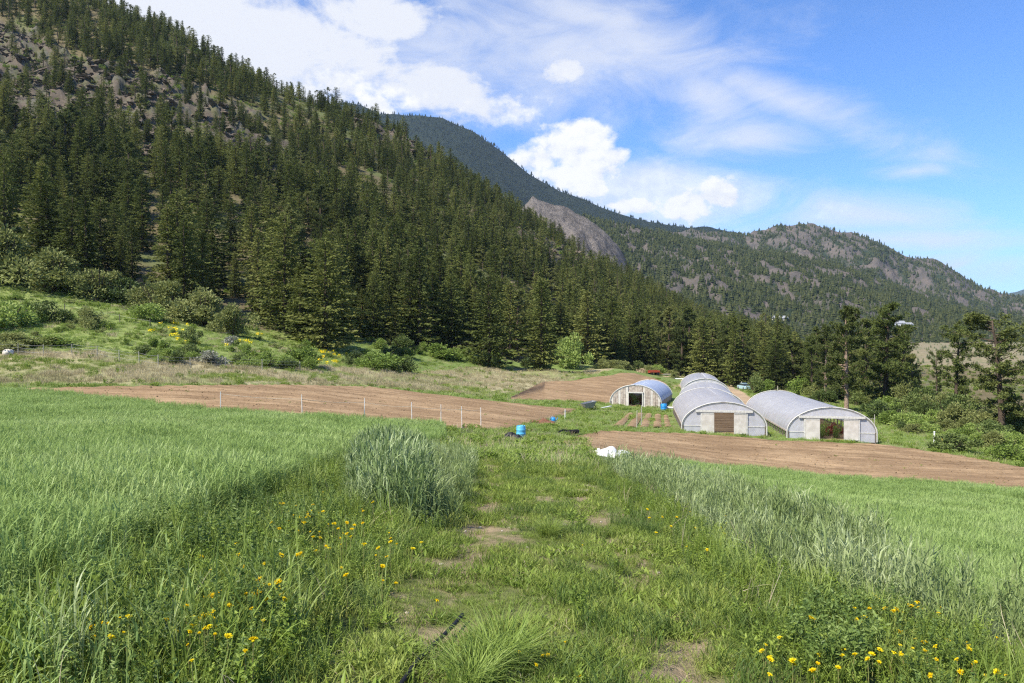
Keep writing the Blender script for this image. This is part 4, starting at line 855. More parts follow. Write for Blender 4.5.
# car by the far wood
glass = flat('car_glass', (.03, .04, .05), None, 3, .08, .6, bump=0); carp = flat('pale_car_paint', (.32, .46, .52), (.28, .40, .46), 3, .3, .5, bump=0)
e = root('parked_car', at(744.5, 385.5, 120), 'small pale blue car parked by the treeline at the top of the dirt road', 'car', R(10))
def loftbox(secs, closed=True):            # secs: list of (y, halfwidth, z0, z1)
    m = MB(); V = []
    for y, w, a, b in secs: V += [(-w, y, a), (w, y, a), (w*.96, y, b), (-w*.96, y, b)]
    Q = []
    for k in range(len(secs)-1):
        for i in range(4): Q.append((k*4+i, k*4+(i+1) % 4, (k+1)*4+(i+1) % 4, (k+1)*4+i))
    Q += [(3, 2, 1, 0), tuple((len(secs)-1)*4+i for i in range(4))]; return m.add(V, Q)
b_ = loftbox([(-2.0, .72, .35, .75), (-1.85, .84, .28, .9), (-1.0, .88, .25, .97), (1.1, .88, .25, .97), (1.9, .84, .28, .9), (2.05, .7, .38, .78)]).build('body', carp, e)
c_ = loftbox([(-1.35, .76, .95, 1.0), (-.75, .70, .95, 1.42), (.75, .70, .95, 1.45), (1.5, .76, .95, 1.0)]).build('cabin', glass, e); loftbox([(-.7, .68, 1.42, 1.48), (.72, .68, 1.44, 1.50)]).build('roof', carp, e)
for sx in (-1, 1):
    for sy in (-1.25, 1.3):
        w_ = MB().tube([(sx*.74, sy, .32), (sx*.9, sy, .32)], .32, 16).build('wheel', black, e); MB().tube([(sx*.9, sy, .32), (sx*.915, sy, .32)], .19, 12).build('rim', steel, w_)
    MB().box((sx*.6, -2.0, .66), (.26, .06, .14)).build('headlight', whitep, e); MB().box((sx*.62, 2.05, .66), (.2, .05, .12)).build('tail_light', redp, e)
# yard clutter behind
p = at(654, 375, 130); e = root('farm_cart', p, 'faded red farm cart standing in the grass behind the boarded greenhouse', 'cart', R(15)); MB().box((0, 0, .72), (2.6, 1.2, .12)).build('bed', redp, e)
for s in (-1, 1):
    MB().box((0, s*.6, 1.0), (2.6, .06, .45)).build('side_board', redp, e)
    for x in (-.8, .8): MB().tube([(x, s*.66, .36), (x, s*.78, .36)], .36, 14).build('wheel', black, e)
MB().tube([(1.3, 0, .65), (2.5, 0, .3)], .05, 6).build('drawbar', redp, e)
for k, (a, b, c_, l, rz, lb) in enumerate([(672, 374, .25, 4.5, -.1, 'long pale plank lying left in the yard of stacked boards'), (680, 376, .15, 4.0, -.25, 'middle pale plank on the grass between the red cart and the far tunnel'), (688, 378, .2, 3.6, -.3, 'short pale plank lying nearest the far tunnel'), (664, 372, .3, 3.6, .15, 'weathered plank lying right behind the red cart')]):
    p = at(a, b, 130); tag(MB().box((0, 0, c_+.1), (l, .5, .22), rz).build('plank', [tan, whitep, tan, wood][k], None, p), lb, 'plank')
def brush(p, s, label):
    r = np.random.default_rng(3); m = MB()
    for k in range(150):
        a = r.uniform(0, 6.28); q = r.uniform(0, s*.8); c_ = np.array([math.cos(a)*q, math.sin(a)*q*.6, r.uniform(0, .5*s)*(1-q/s)]); d = nrm(r.normal(size=3)*[1, 1, .35])*r.uniform(.5, 1.2); m.tube([c_-d, c_+d*.2+[0, 0, .1], c_+d], [.05, .04, .02], 4, False)
    return tag(m.build('brush_pile', tan, None, p), label, 'brush pile')
brush(at(645, 370, 130), 2.8, 'tan heap of cut brush at the forest edge behind the red cart')
# houses in the valley
import mathutils
def d_ref(l): return 750.
wallw = flat('white_wall', (.8, .79, .76)); rf = flat('grey_roof', (.3, .31, .33)); dk = flat('dark_window', (.05, .06, .07), None, 3, .1, .5)
from mathutils.bvhtree import BVHTree
BV = [BVHTree.FromPolygons([v.co[:] for v in bpy.data.objects[n].data.vertices], [p_.vertices[:] for p_ in bpy.data.objects[n].data.polygons]) for n in ('foothill', 'valley_floor', 'hillside', 'far_mountain')]
def house(px, d, py, w, dp, h, label, rz=0, wm=wallw):
    dr = mathutils.Vector(((px-CX)/F, 1, (HY-py)/F)).normalized(); hits = [b.ray_cast(mathutils.Vector((0, 0, EYE)), dr) for b in BV]; hits = [q for q in hits if q[0] is not None and q[0].y > 250]
    x, d, z = min(hits, key=lambda q: q[3])[0]; k_ = d/d_ref(label); w *= k_; dp *= k_; h *= k_; e = root('farmhouse', (x, d, z), label, 'house', rz); MB().box((0, 0, h/2-4), (w, dp, h+8)).build('wall', wm, e)
    m = MB(); o_ = .6; v = [(-w/2-o_, -dp/2-o_, h), (w/2+o_, -dp/2-o_, h), (w/2+o_, dp/2+o_, h), (-w/2-o_, dp/2+o_, h), (-w/2-o_, 0, h+dp*.33), (w/2+o_, 0, h+dp*.33)]
    m.add(v, [(0, 1, 5, 4), (2, 3, 4, 5), (0, 3, 2, 1)], [(1, 2, 5), (3, 0, 4)]).build('roof', rf, e)
    for x_ in (-w*.3, 0, w*.3): MB().box((x_, -dp/2-.02, h*.55), (1.4, .1, 1.3)).build('window', dk, e)
house(897, 700, 328.5, 13, 8, 5, 'small white farmhouse at the foot of the far foothill'); house(908, 720, 328.5, 7, 6, 4, 'little outbuilding right of the white farmhouse', .2)
house(780, 720, 321, 13, 8, 2.6, 'low pale house half hidden in trees left of the white farmhouse', .1, flat('beige_wall', (.6, .55, .45)))
# black hose in the front grass
hp = [at(q[0], q[1], 3.4) for q in [(392, 706), (402, 690), (412, 676), (420, 665), (428, 655), (434, 648), (441, 641), (447, 635), (454, 629), (462, 621)]]; o_ = hp[0]
tag(MB().tube([q-o_+[0, 0, .075] for k, q in enumerate(hp)], .016, 9).build('irrigation_hose', black, None, o_, smooth=True), 'black irrigation hose running through the short grass at the bottom of the view', 'hose')
# ------------------------------------------------------------------ grasses and herbs
GR = [(.125, .185, .03), (.195, .26, .046), (.30, .34, .085)]
gshort = leafmat('short_grass', GR, .35, .55, big=1.2); glong = leafmat('long_grass', [(.19, .27, .05), (.27, .36, .08), (.36, .43, .15)], .4, .5)
rye = leafmat('young_rye', [(.215, .31, .085), (.285, .395, .115), (.38, .47, .185)], .4, .5, big=.25); ryeg = leafmat('grey_green_rye', [(.145, .20, .06), (.25, .32, .115), (.44, .50, .27)], .35, .5, big=.5, spec=.3)
herb = leafmat('herb_leaves', [(.11, .17, .025), (.19, .27, .04), (.30, .37, .075)], .35, .5, big=.8); dry = leafmat('dry_grass', [(.30, .24, .14), (.42, .35, .22), (.52, .45, .32)], .3, .8); dryp = leafmat('dry_meadow_grass', [(.25, .235, .11), (.39, .34, .20), (.52, .45, .29)], .3, .8, big=.15)
yel = leafmat('yellow_petals', [(.90, .66, .01), (.94, .75, .012), (.95, .82, .03)], .3, .5); dherb = leafmat('dark_herb_leaves', [(.065, .11, .028), (.12, .185, .04), (.20, .27, .07)], .3, .5)
def disc(r, n, rad): a = r.uniform(0, 6.283, n); q = np.sqrt(r.random(n))*rad; return np.c_[np.cos(a)*q, np.sin(a)*q, np.zeros(n)]
def tuft(seed, n, rad, h, w, lean, m=0, droop=.3, up=0.):
    r = np.random.default_rng(seed); P = disc(r, n, rad); az = np.arctan2(P[:, 1], P[:, 0])*up+r.uniform(0, 6.283, n)*(1-up) if up else r.uniform(0, 6.283, n)
    V, Q, T = blades(P, az, r.uniform(*h, n), r.uniform(*lean, n), r.uniform(*w, n), droop, None if r is None else r.uniform(0, 6.28, n)); return (V, Q, T, m)
def merge(a, b):
    k = len(a[0]); q = lambda z: np.zeros((0, 4), int) if z is None else np.asarray(z); t = lambda z: np.zeros((0, 3), int) if z is None else np.asarray(z)
    def mi(p, f, i): v = p[3][i] if isinstance(p[3], tuple) else p[3]; return np.broadcast_to(v, len(f))
    Q = np.vstack([q(a[1]), q(b[1])+k]); T = np.vstack([t(a[2]), t(b[2])+k])
    return (np.vstack([a[0], b[0]]), Q, T, (np.concatenate([mi(a, q(a[1]), 0), mi(b, q(b[1]), 0)]), np.concatenate([mi(a, t(a[2]), 1), mi(b, t(b[2]), 1)])))
def cereal(seed, n, rad, h, w, m=0, ears=False, lean=(.05, .35)):
    """upright stems with arching leaves, as young rye stands"""
    r = np.random.default_rng(seed); P = disc(r, n, rad); hh = r.uniform(*h, n); V, Q, T = blades(P, r.uniform(0, 6.28, n), hh, r.uniform(.02, .12, n), np.full(n, w*.45), 0, r.uniform(0, 6.28, n)); a = (V, Q, T, m)
    k = 4; P2 = np.repeat(P, k, 0); f = np.tile(np.array([.12, .32, .52, .72]), n)+r.uniform(-.08, .08, n*k); P2[:, 2] = f*np.repeat(hh, k); L = r.uniform(.22, .42, n*k)*np.repeat(hh, k)
    a = merge(a, (*blades(P2, r.uniform(0, 6.28, n*k), L, r.uniform(.35, 1.1, n*k), r.uniform(.7, 1.2, n*k)*w, .35, None), m))
    if ears:
        q = P[::2].copy(); q[:, 2] = hh[::2]*.93; a = merge(a, (*blades(q, r.uniform(0, 6.28, len(q)), .13, .15, w*.95, 0, None), m))
    return a
def herbp(seed, n, rad, h, leaf, m=0, per=16):
    r = np.random.default_rng(seed); P = []; D = []; S = disc(r, n, rad); hh = r.uniform(*h, n)
    for s, H_ in zip(S, hh):
        ln = r.normal(0, .12, 2); t = r.uniform(.08, 1, per); az = r.uniform(0, 6.28, per); P.append(np.c_[s[0]+ln[0]*t*H_, s[1]+ln[1]*t*H_, t*H_]); D.append(np.c_[np.cos(az), np.sin(az), r.uniform(-.1, 1.1, per)])
    P = np.vstack(P); l = r.uniform(*leaf, len(P)); V, Q = leaves(P, np.vstack(D), l, l*.42, r, .12); a = (V, Q, None, m)
    return merge(a, (*blades(S, r.uniform(0, 6.28, n), hh, .1, .006, 0, None), m))
def rosette(seed, n, rad, m=0, L=(.10, .2)):
    r = np.random.default_rng(seed); az = r.uniform(0, 6.28, n); el = r.uniform(.15, 1.0, n); l = r.uniform(*L, n); D = np.c_[np.cos(az), np.sin(az), el]
    V, Q = leaves(disc(r, n, rad)+[0, 0, .01], D, l, l*.28, r, .15); return (V, Q, None, m)
def wedge(s0, s1, u0, u1, dens, fall=None):
    """random points on the ground between depths s0..s1, dens per square metre (a function of depth or a number)"""
    X = []; Y = []; e = np.exp(np.linspace(math.log(s0), math.log(s1), max(3, int(14*math.log(s1/s0)))))
    for a, b in zip(e[:-1], e[1:]):
        y = (a+b)/2; d = dens(y) if callable(dens) else dens; n = rng.poisson(max(d, 0)*(u1-u0)*y*(b-a)); yy = rng.uniform(a, b, n); X.append(rng.uniform(u0, u1, n)*yy); Y.append(yy)
    return np.concatenate(X), np.concatenate(Y)
def where(x, y, fn):
    Z = zones(x, y); k = fn(Z, x, y); x, y = x[k], y[k]; return np.c_[x, y, H(x, y)], {a: b[k] for a, b in Z.items()}
def U(px): return (px-CX)/F
def dirtm(Z, x, y):
    q3 = .5+.5*fbm(x*2.1, y*2.1, 4, 51); m = np.zeros(len(x), bool)
    for a, b, rx, ry in DIRT: m |= (((Z['px']-a)/rx)**2+((Z['py']-b)/ry)**2+(q3-.5)*1.6) < .55
    return m | (q3 > .64)
UL, UR = U(-330), U(1400)
# the track: trodden short grass with bare patches, denser tufts on the crown of the track
SG = [tuft(1, 46, .11, (.03, .10), (.003, .006), (.2, 1.2)), tuft(2, 40, .10, (.05, .14), (.003, .006), (.2, 1.0)), tuft(3, 40, .13, (.02, .07), (.004, .007), (.4, 1.5)), rosette(4, 9, .05, 1, (.05, .11)), merge(tuft(5, 30, .1, (.03, .09), (.003, .006), (.2, 1.2)), tuft(6, 6, .1, (.04, .1), (.003, .005), (.3, 1.4), 2))]
x, y = wedge(2.6, 30, U(250), U(860), lambda s: 115*np.clip(9/s, .25, 1.6))
def rutm(Z, x, y): q3 = .5+.5*fbm(x*2.1, y*2.1, 4, 51); return np.exp(-((np.abs((Z['px']-(ip(LPATH, Z['py'])+ip(RPATH, Z['py']))/2)*y/F)-.9)/.26)**2)*sstep(.36, .56, q3)
P, Z = where(x, y, lambda Z, x, y: Z['path'] & (rng.random(len(x)) > dirtm(Z, x, y)*.66) & (rng.random(len(x)) > rutm(Z, x, y)*.68) & (fbm(x*1.4, y*1.4, 3, 19) > -.34))
k = np.clip(1+fbm(P[:, 0]*.9, P[:, 1]*.9, 3, 29)*1.5, .55, 2.0)*np.clip(P[:, 1]/14, 1, 1.7)
scatter('track_grass', SG, P, [gshort, herb, dry], k, tilt=.15, label='short trodden grass growing on the farm track', cat='grass')
x, y = wedge(2.6, 32, U(250), U(860), lambda s: 13)
P, Z = where(x, y, lambda Z, x, y: Z['path'] & ~dirtm(Z, x, y) & (rutm(Z, x, y) < .25) & (fbm(x*.9, y*.55, 3, 39) > .04))
scatter('track_tufts', [tuft(7, 55, .12, (.10, .24), (.004, .007), (.2, .9)), tuft(8, 60, .16, (.08, .20), (.004, .007), (.3, 1.0)), herbp(9, 8, .12, (.06, .16), (.02, .045), 1)], P, [leafmat('dark_track_grass', [(.07, .12, .025), (.11, .17, .035), (.18, .24, .06)], .35, .5), herb], rng.uniform(.7, 1.45, len(P)), idx=rng.choice(3, len(P), p=[.45, .4, .15]), label='taller tufts of grass along the middle of the farm track', cat='grass')
# arching light green tussocks near the bottom of the view
for q, (a, b, s_) in enumerate([(500, 668, 1.0), (470, 690, .8), (548, 540, .75)]):
    V, Q, T, _ = tuft(100+q, 300, .16, (.24, .52), (.004, .008), (.5, 1.3), 0, .45, up=.8); V = V*s_
    me = mk_mesh('grass_tussock', V, Q, T, [glong if q < 2 else gshort]); tag(link('grass_tussock', me, None, at(a, b, 3.2)), ['arching pale green grass tussock in the middle of the track, beside the hose end', 'arching grass tussock cut by the bottom edge, near the hose', 'darker upright grass tussock in the middle of the track further back'][q], 'grass tussock')
# margins
MG = [tuft(11, 40, .16, (.14, .30), (.005, .009), (.15, .8)), tuft(12, 50, .14, (.2, .45), (.005, .009), (.1, .6), 3), herbp(13, 14, .17, (.10, .28), (.016, .036), 1, 46), herbp(14, 9, .15, (.18, .42), (.014, .032), 2, 64), rosette(15, 16, .09, 1), tuft(16, 40, .14, (.15, .4), (.004, .007), (.2, .9))]
x, y = wedge(2.6, 34, UL, UR, lambda s: 34*np.clip(10/s, .3, 1.3))
P, Z = where(x, y, lambda Z, x, y: (Z['lmargin'] | Z['rmargin']) & ~Z['soil'])
edge = np.clip(np.where(Z['lmargin'], (ip(LPATH, Z['py'])-Z['px']), (Z['px']-ip(RPATH, Z['py'])))*P[:, 1]/F/.8, 0, 1)
k = (.6+.62*edge)*rng.uniform(.75, 1.3, len(P)); ii = rng.choice(6, len(P), p=[.24, .14, .30, .13, .05, .14]); k = k*(.62+.6*(.5+fbm(P[:, 0]*1.1, P[:, 1]*1.1, 3, 91)))
scatter('margin_grass', MG, P, [gshort, herb, dherb, glong], k, idx=ii, tilt=.14, label='mixed grass and herbs along both edges of the track', cat='grass')
# taller dark leafy weeds at the edge of the left rye
x, y = wedge(3.0, 26, U(-140), U(480), lambda s: 5.5)
P, Z = where(x, y, lambda Z, x, y: (Z['lmargin'] & (Z['py'] < ip(LFB, Z['px'])+60) & (fbm(x*.7, y*.7, 3, 59) > -.18)) | (Z['lblock'] & (Z['py'] > ip(LFB, Z['px'])-9) & (rng.random(len(x)) < .55)))
scatter('tall_weeds', [herbp(21, 5, .12, (.45, .85), (.016, .04), 0, 80), herbp(22, 6, .15, (.35, .7), (.02, .045), 1, 55), herbp(23, 4, .1, (.5, .95), (.018, .04), 0, 80)], P, [dherb, herb], rng.uniform(.55, 1.0, len(P)), label='tall leafy weeds between the left rye and the track', cat='weeds')
# dark herb clump at lower right
x, y = wedge(4.4, 8, U(700), U(960), lambda s: 60); P, Z = where(x, y, lambda Z, x, y: ((Z['px']-842)/50)**2+((Z['py']-655)/34)**2 < 1)
scatter('herb_patch', [herbp(24, 12, .12, (.18, .36), (.025, .05), 0, 22), herbp(25, 10, .12, (.12, .3), (.02, .05), 1, 22)], P, [dherb, herb], 1.0, label='dark leafy herb patch at the lower right beside the track', cat='weeds')
# rye fields
RY = [cereal(30+k, 12, .17, (.42, .7), .012) for k in range(5)]
x, y = wedge(3, 22, UL-.1, UR+.1, lambda s: 42*np.clip(9/s, .5, 1.2)); P, Z = where(x, y, lambda Z, x, y: Z['lblock'] | Z['rblock'])
def hvar(P, Z): return np.where(Z['rblock'], .72, .95)*(1+.38*fbm(P[:, 0]*.35, P[:, 1]*.35, 3, 88))*rng.uniform(.88, 1.12, len(P))
scatter('near_rye', RY, P, [rye], hvar(P, Z), label='light green young rye standing in the fields nearest the track', cat='rye')
RF = [cereal(40+k, 42, .5, (.48, .66), .017) for k in range(4)]
x, y = wedge(22, 68, UL-.05, UR+.05, lambda s: 7*np.clip(30/s, .6, 1.2)); P, Z = where(x, y, lambda Z, x, y: Z['lblock'] | Z['rblock'])
scatter('far_rye', RF, P, [rye], hvar(P, Z), label='light green young rye running back to the tilled fields', cat='rye')
# grey green rye strip right, clump left
RGY = [cereal(50+k, 9, .16, (.62, 1.02), .021, ears=True, lean=(.1, .5)) for k in range(5)]
x, y = wedge(4, 32, U(330), UR+.1, lambda s: 19*np.clip(12/s, .55, 1.1)); P, Z = where(x, y, lambda Z, x, y: (Z['rstrip'] & (rng.random(len(x)) < .5+.5*(fbm(x*.9, y*.9, 2, 70) > -.05))) | Z['greyL'])
dome = np.sqrt(np.clip(1-((Z['px']-391)/42)**2-((Z['py']-490)/60)**2*.5, 0, 1)); bigL = Z['greyL'] & (dome > .12); k = np.where(bigL, .50+.66*dome, np.where(Z['greyL'], .62, .60+.42*fbm(P[:, 0]*.8, P[:, 1]*.8, 2, 8)+.12*sstep(9, 16, P[:, 1])))*rng.uniform(.75, 1.15, len(P))
ryed = leafmat('dark_grey_green_rye', [(.11, .165, .05), (.18, .255, .085), (.36, .43, .22)], .3, .5, spec=.3)
scatter('grey_rye_clump', RGY, P[bigL], [ryed], k[bigL], tilt=.12, label='tall dark grey green rye clump mounded at the left of the track', cat='rye')
P = P[~bigL]; k = k[~bigL]
scatter('grey_rye', RGY, P, [ryeg], k, tilt=.15, label='taller grey green rye edging the track on both sides', cat='rye')
x, y = wedge(2.8, 16, UL-.1, U(300), lambda s: 9*np.clip(8/s, .4, 1.3)); P, Z = where(x, y, lambda Z, x, y: Z['lmargin'] & (Z['px'] < 60+1.1*(Z['py']-430)) & (rng.random(len(x)) < np.clip(1.15-(Z['px']+60)/330, 0, 1)))
scatter('stray_rye', RY, P, [rye], rng.uniform(.6, .95, len(P)), tilt=.16, label='stray young rye growing among the weeds at lower left', cat='rye')
# tall rye stalks at the lower left corner
for q, (a, b, s_) in enumerate([(72, 705, .78), (98, 700, .72), (175, 690, .55), (48, 720, .8)]):
    V, Q, T, _ = cereal(60+q, 7, .07, (.75, .95), .013, ears=True); tag(link('rye_plant', mk_mesh('rye_plant', V*s_, Q, T, [ryeg]), None, at(a, b, 3.3)),
    ['tall grey green rye plant with arching leaves at the lower left corner', 'grey green rye plant right of the tallest one at lower left', 'short grey green rye plant among the dandelions at lower left', 'rye plant nearest the left bottom corner'][q], 'rye plant')
# green verge around fields, greenhouses and bank
VG = [tuft(71, 60, .45, (.15, .4), (.014, .024), (.2, .9)), tuft(72, 60, .5, (.12, .32), (.014, .024), (.3, 1.0)), merge(tuft(73, 40, .45, (.15, .35), (.014, .022), (.2, .9)), tuft(74, 16, .4, (.3, .55), (.01, .016), (.1, .6), 1)), herbp(75, 14, .4, (.12, .35), (.08, .16), 2, 14)]
x, y = wedge(24, 165, UL, UR+.05, lambda s: 3.6*np.clip(50/s, .25, 1.6))
P, Z = where(x, y, lambda Z, x, y: (Z['green'] | ((Z['path'] | Z['lmargin'] | Z['rmargin']) & (y > 27) & ~((rng.random(len(x)) < .85) & dirtm(Z, x, y)))) & ~inpoly(Z['px'], Z['py'], [(722, 383), (732, 383), (757, 402), (764, 415), (746, 415), (740, 402)]) & ~np.any([inpoly(Z['px'], Z['py'], b) for b in BEDS], axis=0))
k = rng.uniform(.6, 1.15, len(P))*(1+.3*fbm(P[:, 0]*.15, P[:, 1]*.15, 3, 66)); ii = rng.choice(4, len(P), p=[.4, .3, .14, .16])
def inside_gh(P):
    m = np.zeros(len(P), bool)
    for o_ in bpy.data.objects:
        if o_.get('category') == 'greenhouse':
            lx, ly = P[:, 0]-o_.location[0], P[:, 1]-o_.location[1]; a = -o_.rotation_euler[2]; X = lx*math.cos(a)-ly*math.sin(a); Y = lx*math.sin(a)+ly*math.cos(a); m |= (np.abs(X) < 4.4) & (Y > -.2) & (Y < 34)
    return m
ok = ~inside_gh(P); scatter('verge_grass', VG, P[ok], [glong, dry, herb], k[ok], idx=ii[ok], label='green grass between the tilled fields, greenhouses and slope', cat='grass')
MD = [tuft(81, 60, .5, (.2, .5), (.014, .024), (.2, .9), 0), tuft(82, 50, .45, (.2, .6), (.012, .02), (.1, .6), 0), tuft(83, 55, .5, (.15, .4), (.014, .022), (.3, 1), 1), herbp(84, 12, .35, (.2, .45), (.08, .15), 2, 12)]
x, y = wedge(60, 170, UL, U(640), lambda s: 1.9*np.clip(80/s, .5, 1.2)); P, Z = where(x, y, lambda Z, x, y: Z['meadow'])
n_ = fbm(P[:, 0]/7, P[:, 1]/7, 3, 44); ii = np.where(n_ > .12, 2, rng.integers(0, 2, len(P))); ii = np.where(rng.random(len(P)) < .05, 3, ii)
scatter('dry_meadow_grass', MD, P, [dryp, gshort, herb], rng.uniform(.6, 1.3, len(P)), idx=ii, label='tan and green dry grass in the strip below the slope', cat='grass')
# low growth on the slope and under the wood
x, y = wedge(95, 330, UL, U(1100), lambda s: .22*np.clip(150/s, .3, 1.3)); P, Z = where(x, y, lambda Z, x, y: (Z['wood'] & (fbm(x/9, y/9, 3, 45) > -.1)) | (Z['green'] & (Z['s'] > 92) & (Z['px'] < 345) & (rng.random(len(x)) < .3)))
LB = [herbp(91, 26, .8, (.3, .9), (.16, .3), 0, 14), herbp(92, 24, .7, (.3, .8), (.16, .28), 1, 14), tuft(93, 60, .7, (.3, .6), (.03, .05), (.2, .8), 2)]
scatter('undergrowth', LB, P, [herb, olive, dryp], rng.uniform(.5, 1.15, len(P)), label='low bushy growth on the slope and under the conifers', cat='undergrowth')
# low shrubs and grass tufts on rock and high slopes
RK = []
for k in range(4):
    r = np.random.default_rng(500+k); b = MB().ball((0, 0, .15), (1, .75, .55), 7, k+9, .8); v, q_, t = b.arrays(); v = np.round(v*2.2+r.normal(0, .12, v.shape)*0, 0)/2.2*.6+v*.4; RK.append((v, q_, t, 0))
x, y = wedge(200, 560, UL, U(700), lambda s: .13); P, Z = where(x, y, lambda Z, x, y: np.any([inpoly(Z['px'], Z['py'], q) for q in ROCKPOLY[:4]], axis=0) & (fbm(x/12, y/12, 3, 14) > -.1)); 
scatter('outcrop_rocks', RK, P, [flat('outcrop_rock', (.165, .135, .105), (.085, .068, .052), 1.5, .95, .1, bump=1)], np.c_[rng.uniform(.5, 1, len(P))**2*3.6, rng.uniform(.5, 2.2, len(P)), rng.uniform(.3, 1.4, len(P))], tilt=.35, label='broken rock lying over the bare outcrops of the hillside', cat='rocks')
x, y = wedge(200, 560, UL, U(800), lambda s: .035); P, Z = where(x, y, lambda Z, x, y: Z['wood'])
scatter('hill_scrub', LB, P, [herb, olive, dryp], rng.uniform(1, 2.2, len(P)), label='scrub dotted over the rocky hillside', cat='scrub')
# scattered small bushes and trees on the dry terrace
x, y = wedge(260, 790, U(840), U(1150), lambda s: .004); P, Z = where(x, y, lambda Z, x, y: Z['px'] > 830)
scatter('terrace_bushes', [jagged_tree(200+k, .45) for k in range(3)], P, [leafmat('terrace_bush', [(.05, .07, .03), (.09, .10, .045), (.15, .15, .08)], .1, .8)], rng.uniform(1.2, 3.5, len(P)), label='small bushes dotted over the dry terrace', cat='bushes')
# yellow balsamroot patches
x, y = wedge(88, 150, U(150), U(370), lambda s: 1.0); P, Z = where(x, y, lambda Z, x, y: (fbm(x/2.2, y/2.2, 3, 46) > .22) & np.any([(((Z['px']-a)/b)**2+((Z['py']-c)/d)**2) < 1 for a, b, c, d in [(180, 30, 332, 10), (230, 45, 342, 9), (330, 32, 358, 6)]], axis=0))
r = np.random.default_rng(5); V, Q = leaves(disc(r, 22, .25)+np.c_[np.zeros((22, 2)), r.uniform(.2, .5, 22)], r.normal(size=(22, 3)), .16, .13, r); scatter('wild_flowers', [(V, Q, None, 0)], P, [yel], 1.0, label='yellow wild flowers in patches on the green slope', cat='wild flowers')
# dead stalks: along the near edge of the right field, and a few on the margins
x, y = wedge(26, 60, U(590), U(1060), lambda s: 1.2); P, Z = where(x, y, lambda Z, x, y: (Z['py'] > ip(C_NEAR, Z['px'])-3) & (Z['py'] < ip(C_NEAR, Z['px'])+3) & (Z['px'] < 720))
scatter('dead_stalks', [tuft(95, 14, .25, (.5, .95), (.008, .014), (.05, .45))], P, [dry], rng.uniform(.6, 1.1, len(P)), label='pale dead stalks at the near edge of the tilled field', cat='dead stalks')
x, y = wedge(3, 30, UL, UR, lambda s: 1.3); P, Z = where(x, y, lambda Z, x, y: Z['lmargin'] | Z['rmargin'] | Z['rstrip'])
scatter('dry_stems', [tuft(96, 7, .1, (.25, .55), (.003, .006), (.05, .6)), tuft(97, 10, .12, (.1, .3), (.003, .006), (.3, 1.2))], P, [dry], 1.0, tilt=.25, label='dry straw stems among the margin plants', cat='straw')
# small weeds pushing through the tilled soil
x, y = wedge(44, 120, U(10), UR, lambda s: .10); P, Z = where(x, y, lambda Z, x, y: Z['soil'] & (fbm(x/6, y/6, 2, 90) > .05)); P[:, 2] += .05
scatter('field_weeds', [tuft(98, 14, .18, (.06, .16), (.014, .03), (.3, 1)), rosette(99, 12, .1, 0, (.1, .2))], P, [gshort], rng.uniform(.5, 1.2, len(P)), label='tiny weeds coming up through the tilled soil', cat='weeds')
# clods
r = np.random.default_rng(8); cl = []
for k in range(3):
    b = MB().ball((0, 0, .3), (1, .8, .6), 5, k+3, .5); v, q_, t = b.arrays(); cl.append((v, q_, t, 0))
x, y = wedge(44, 110, U(10), UR, lambda s: 2.0*np.clip(60/s, .3, 1)); P, Z = where(x, y, lambda Z, x, y: Z['soil']); P[:, 2] += .04
scatter('soil_clods', cl, P, [sm], rng.uniform(.02, .075, len(P)), label='clods of earth lying over the tilled fields', cat='soil clods')
x, y = wedge(3, 20, U(300), U(820), lambda s: 5); P, Z = where(x, y, lambda Z, x, y: Z['path'] & dirtm(Z, x, y)); st = flat('pale_stone', (.42, .37, .31), (.3, .26, .21), 9, .9)
scatter('track_stones', cl, P, [st], rng.uniform(.008, .03, len(P)), label='small stones in the bare patches of the track', cat='stones')
# crops inside the open greenhouses
for o_ in [q for q in bpy.data.objects if q.get('category') == 'greenhouse']:
    L_ = {True: 14}.get('largest' in o_['label'], 5); n = 70 if 'largest' in o_['label'] else (40 if 'boarded' in o_['label'] else 0)
    if n:
        a = o_.rotation_euler[2]; X = rng.uniform(-3, 3, n); Y = rng.uniform(1.5, 14, n); P = np.c_[o_.location[0]+X*math.cos(a)-Y*math.sin(a), o_.location[1]+X*math.sin(a)+Y*math.cos(a), np.zeros(n)]; P[:, 2] = H(P[:, 0], P[:, 1])
        scatter('crop_plants', [herbp(110, 10, .3, (.5, 1.2), (.12, .22), 0, 24), herbp(111, 10, .3, (.5, 1.0), (.10, .18), 1, 24)], P, [bright, flat('red_brown_leaves', (.25, .07, .04))], rng.uniform(.7, 1.2, n), label='leafy crop plants inside the ' + ('largest right greenhouse' if 'largest' in o_['label'] else 'small boarded greenhouse'), cat='crops')

# ------------------------------------------------------------------ dandelions: each flower a thing
dstem = flat('dandelion_stem', (.16, .22, .06), (.2, .15, .06), 20, .6)
FH = []
for k in range(3):
    r = np.random.default_rng(300+k); n = 110; ring = r.random(n)**.6; az = r.uniform(0, 6.28, n); el = 1.35-1.25*ring; D = np.c_[np.cos(az)*np.cos(el), np.sin(az)*np.cos(el), np.sin(el)]
    L = (.010+.012*ring)*1.1; V, Q = leaves(np.zeros((n, 3)), D, L, .0055, r, .05); b = MB(); b.add(V, Q); b.ball((0, 0, -.004), (.008, .008, .007), 6); v, q_, t = b.arrays(); FH.append(mk_mesh('dandelion_flower', v, q_, t, [yel]))
SM = [mk_mesh('dandelion_stem', *(lambda a: (a[0], a[1], a[2]))(MB().tube([(0, 0, -1.), (.03*k, .02, -.5), (0, 0, 0)], [.012, .010, .009], 5).arrays()), [dstem]) for k in range(3)]
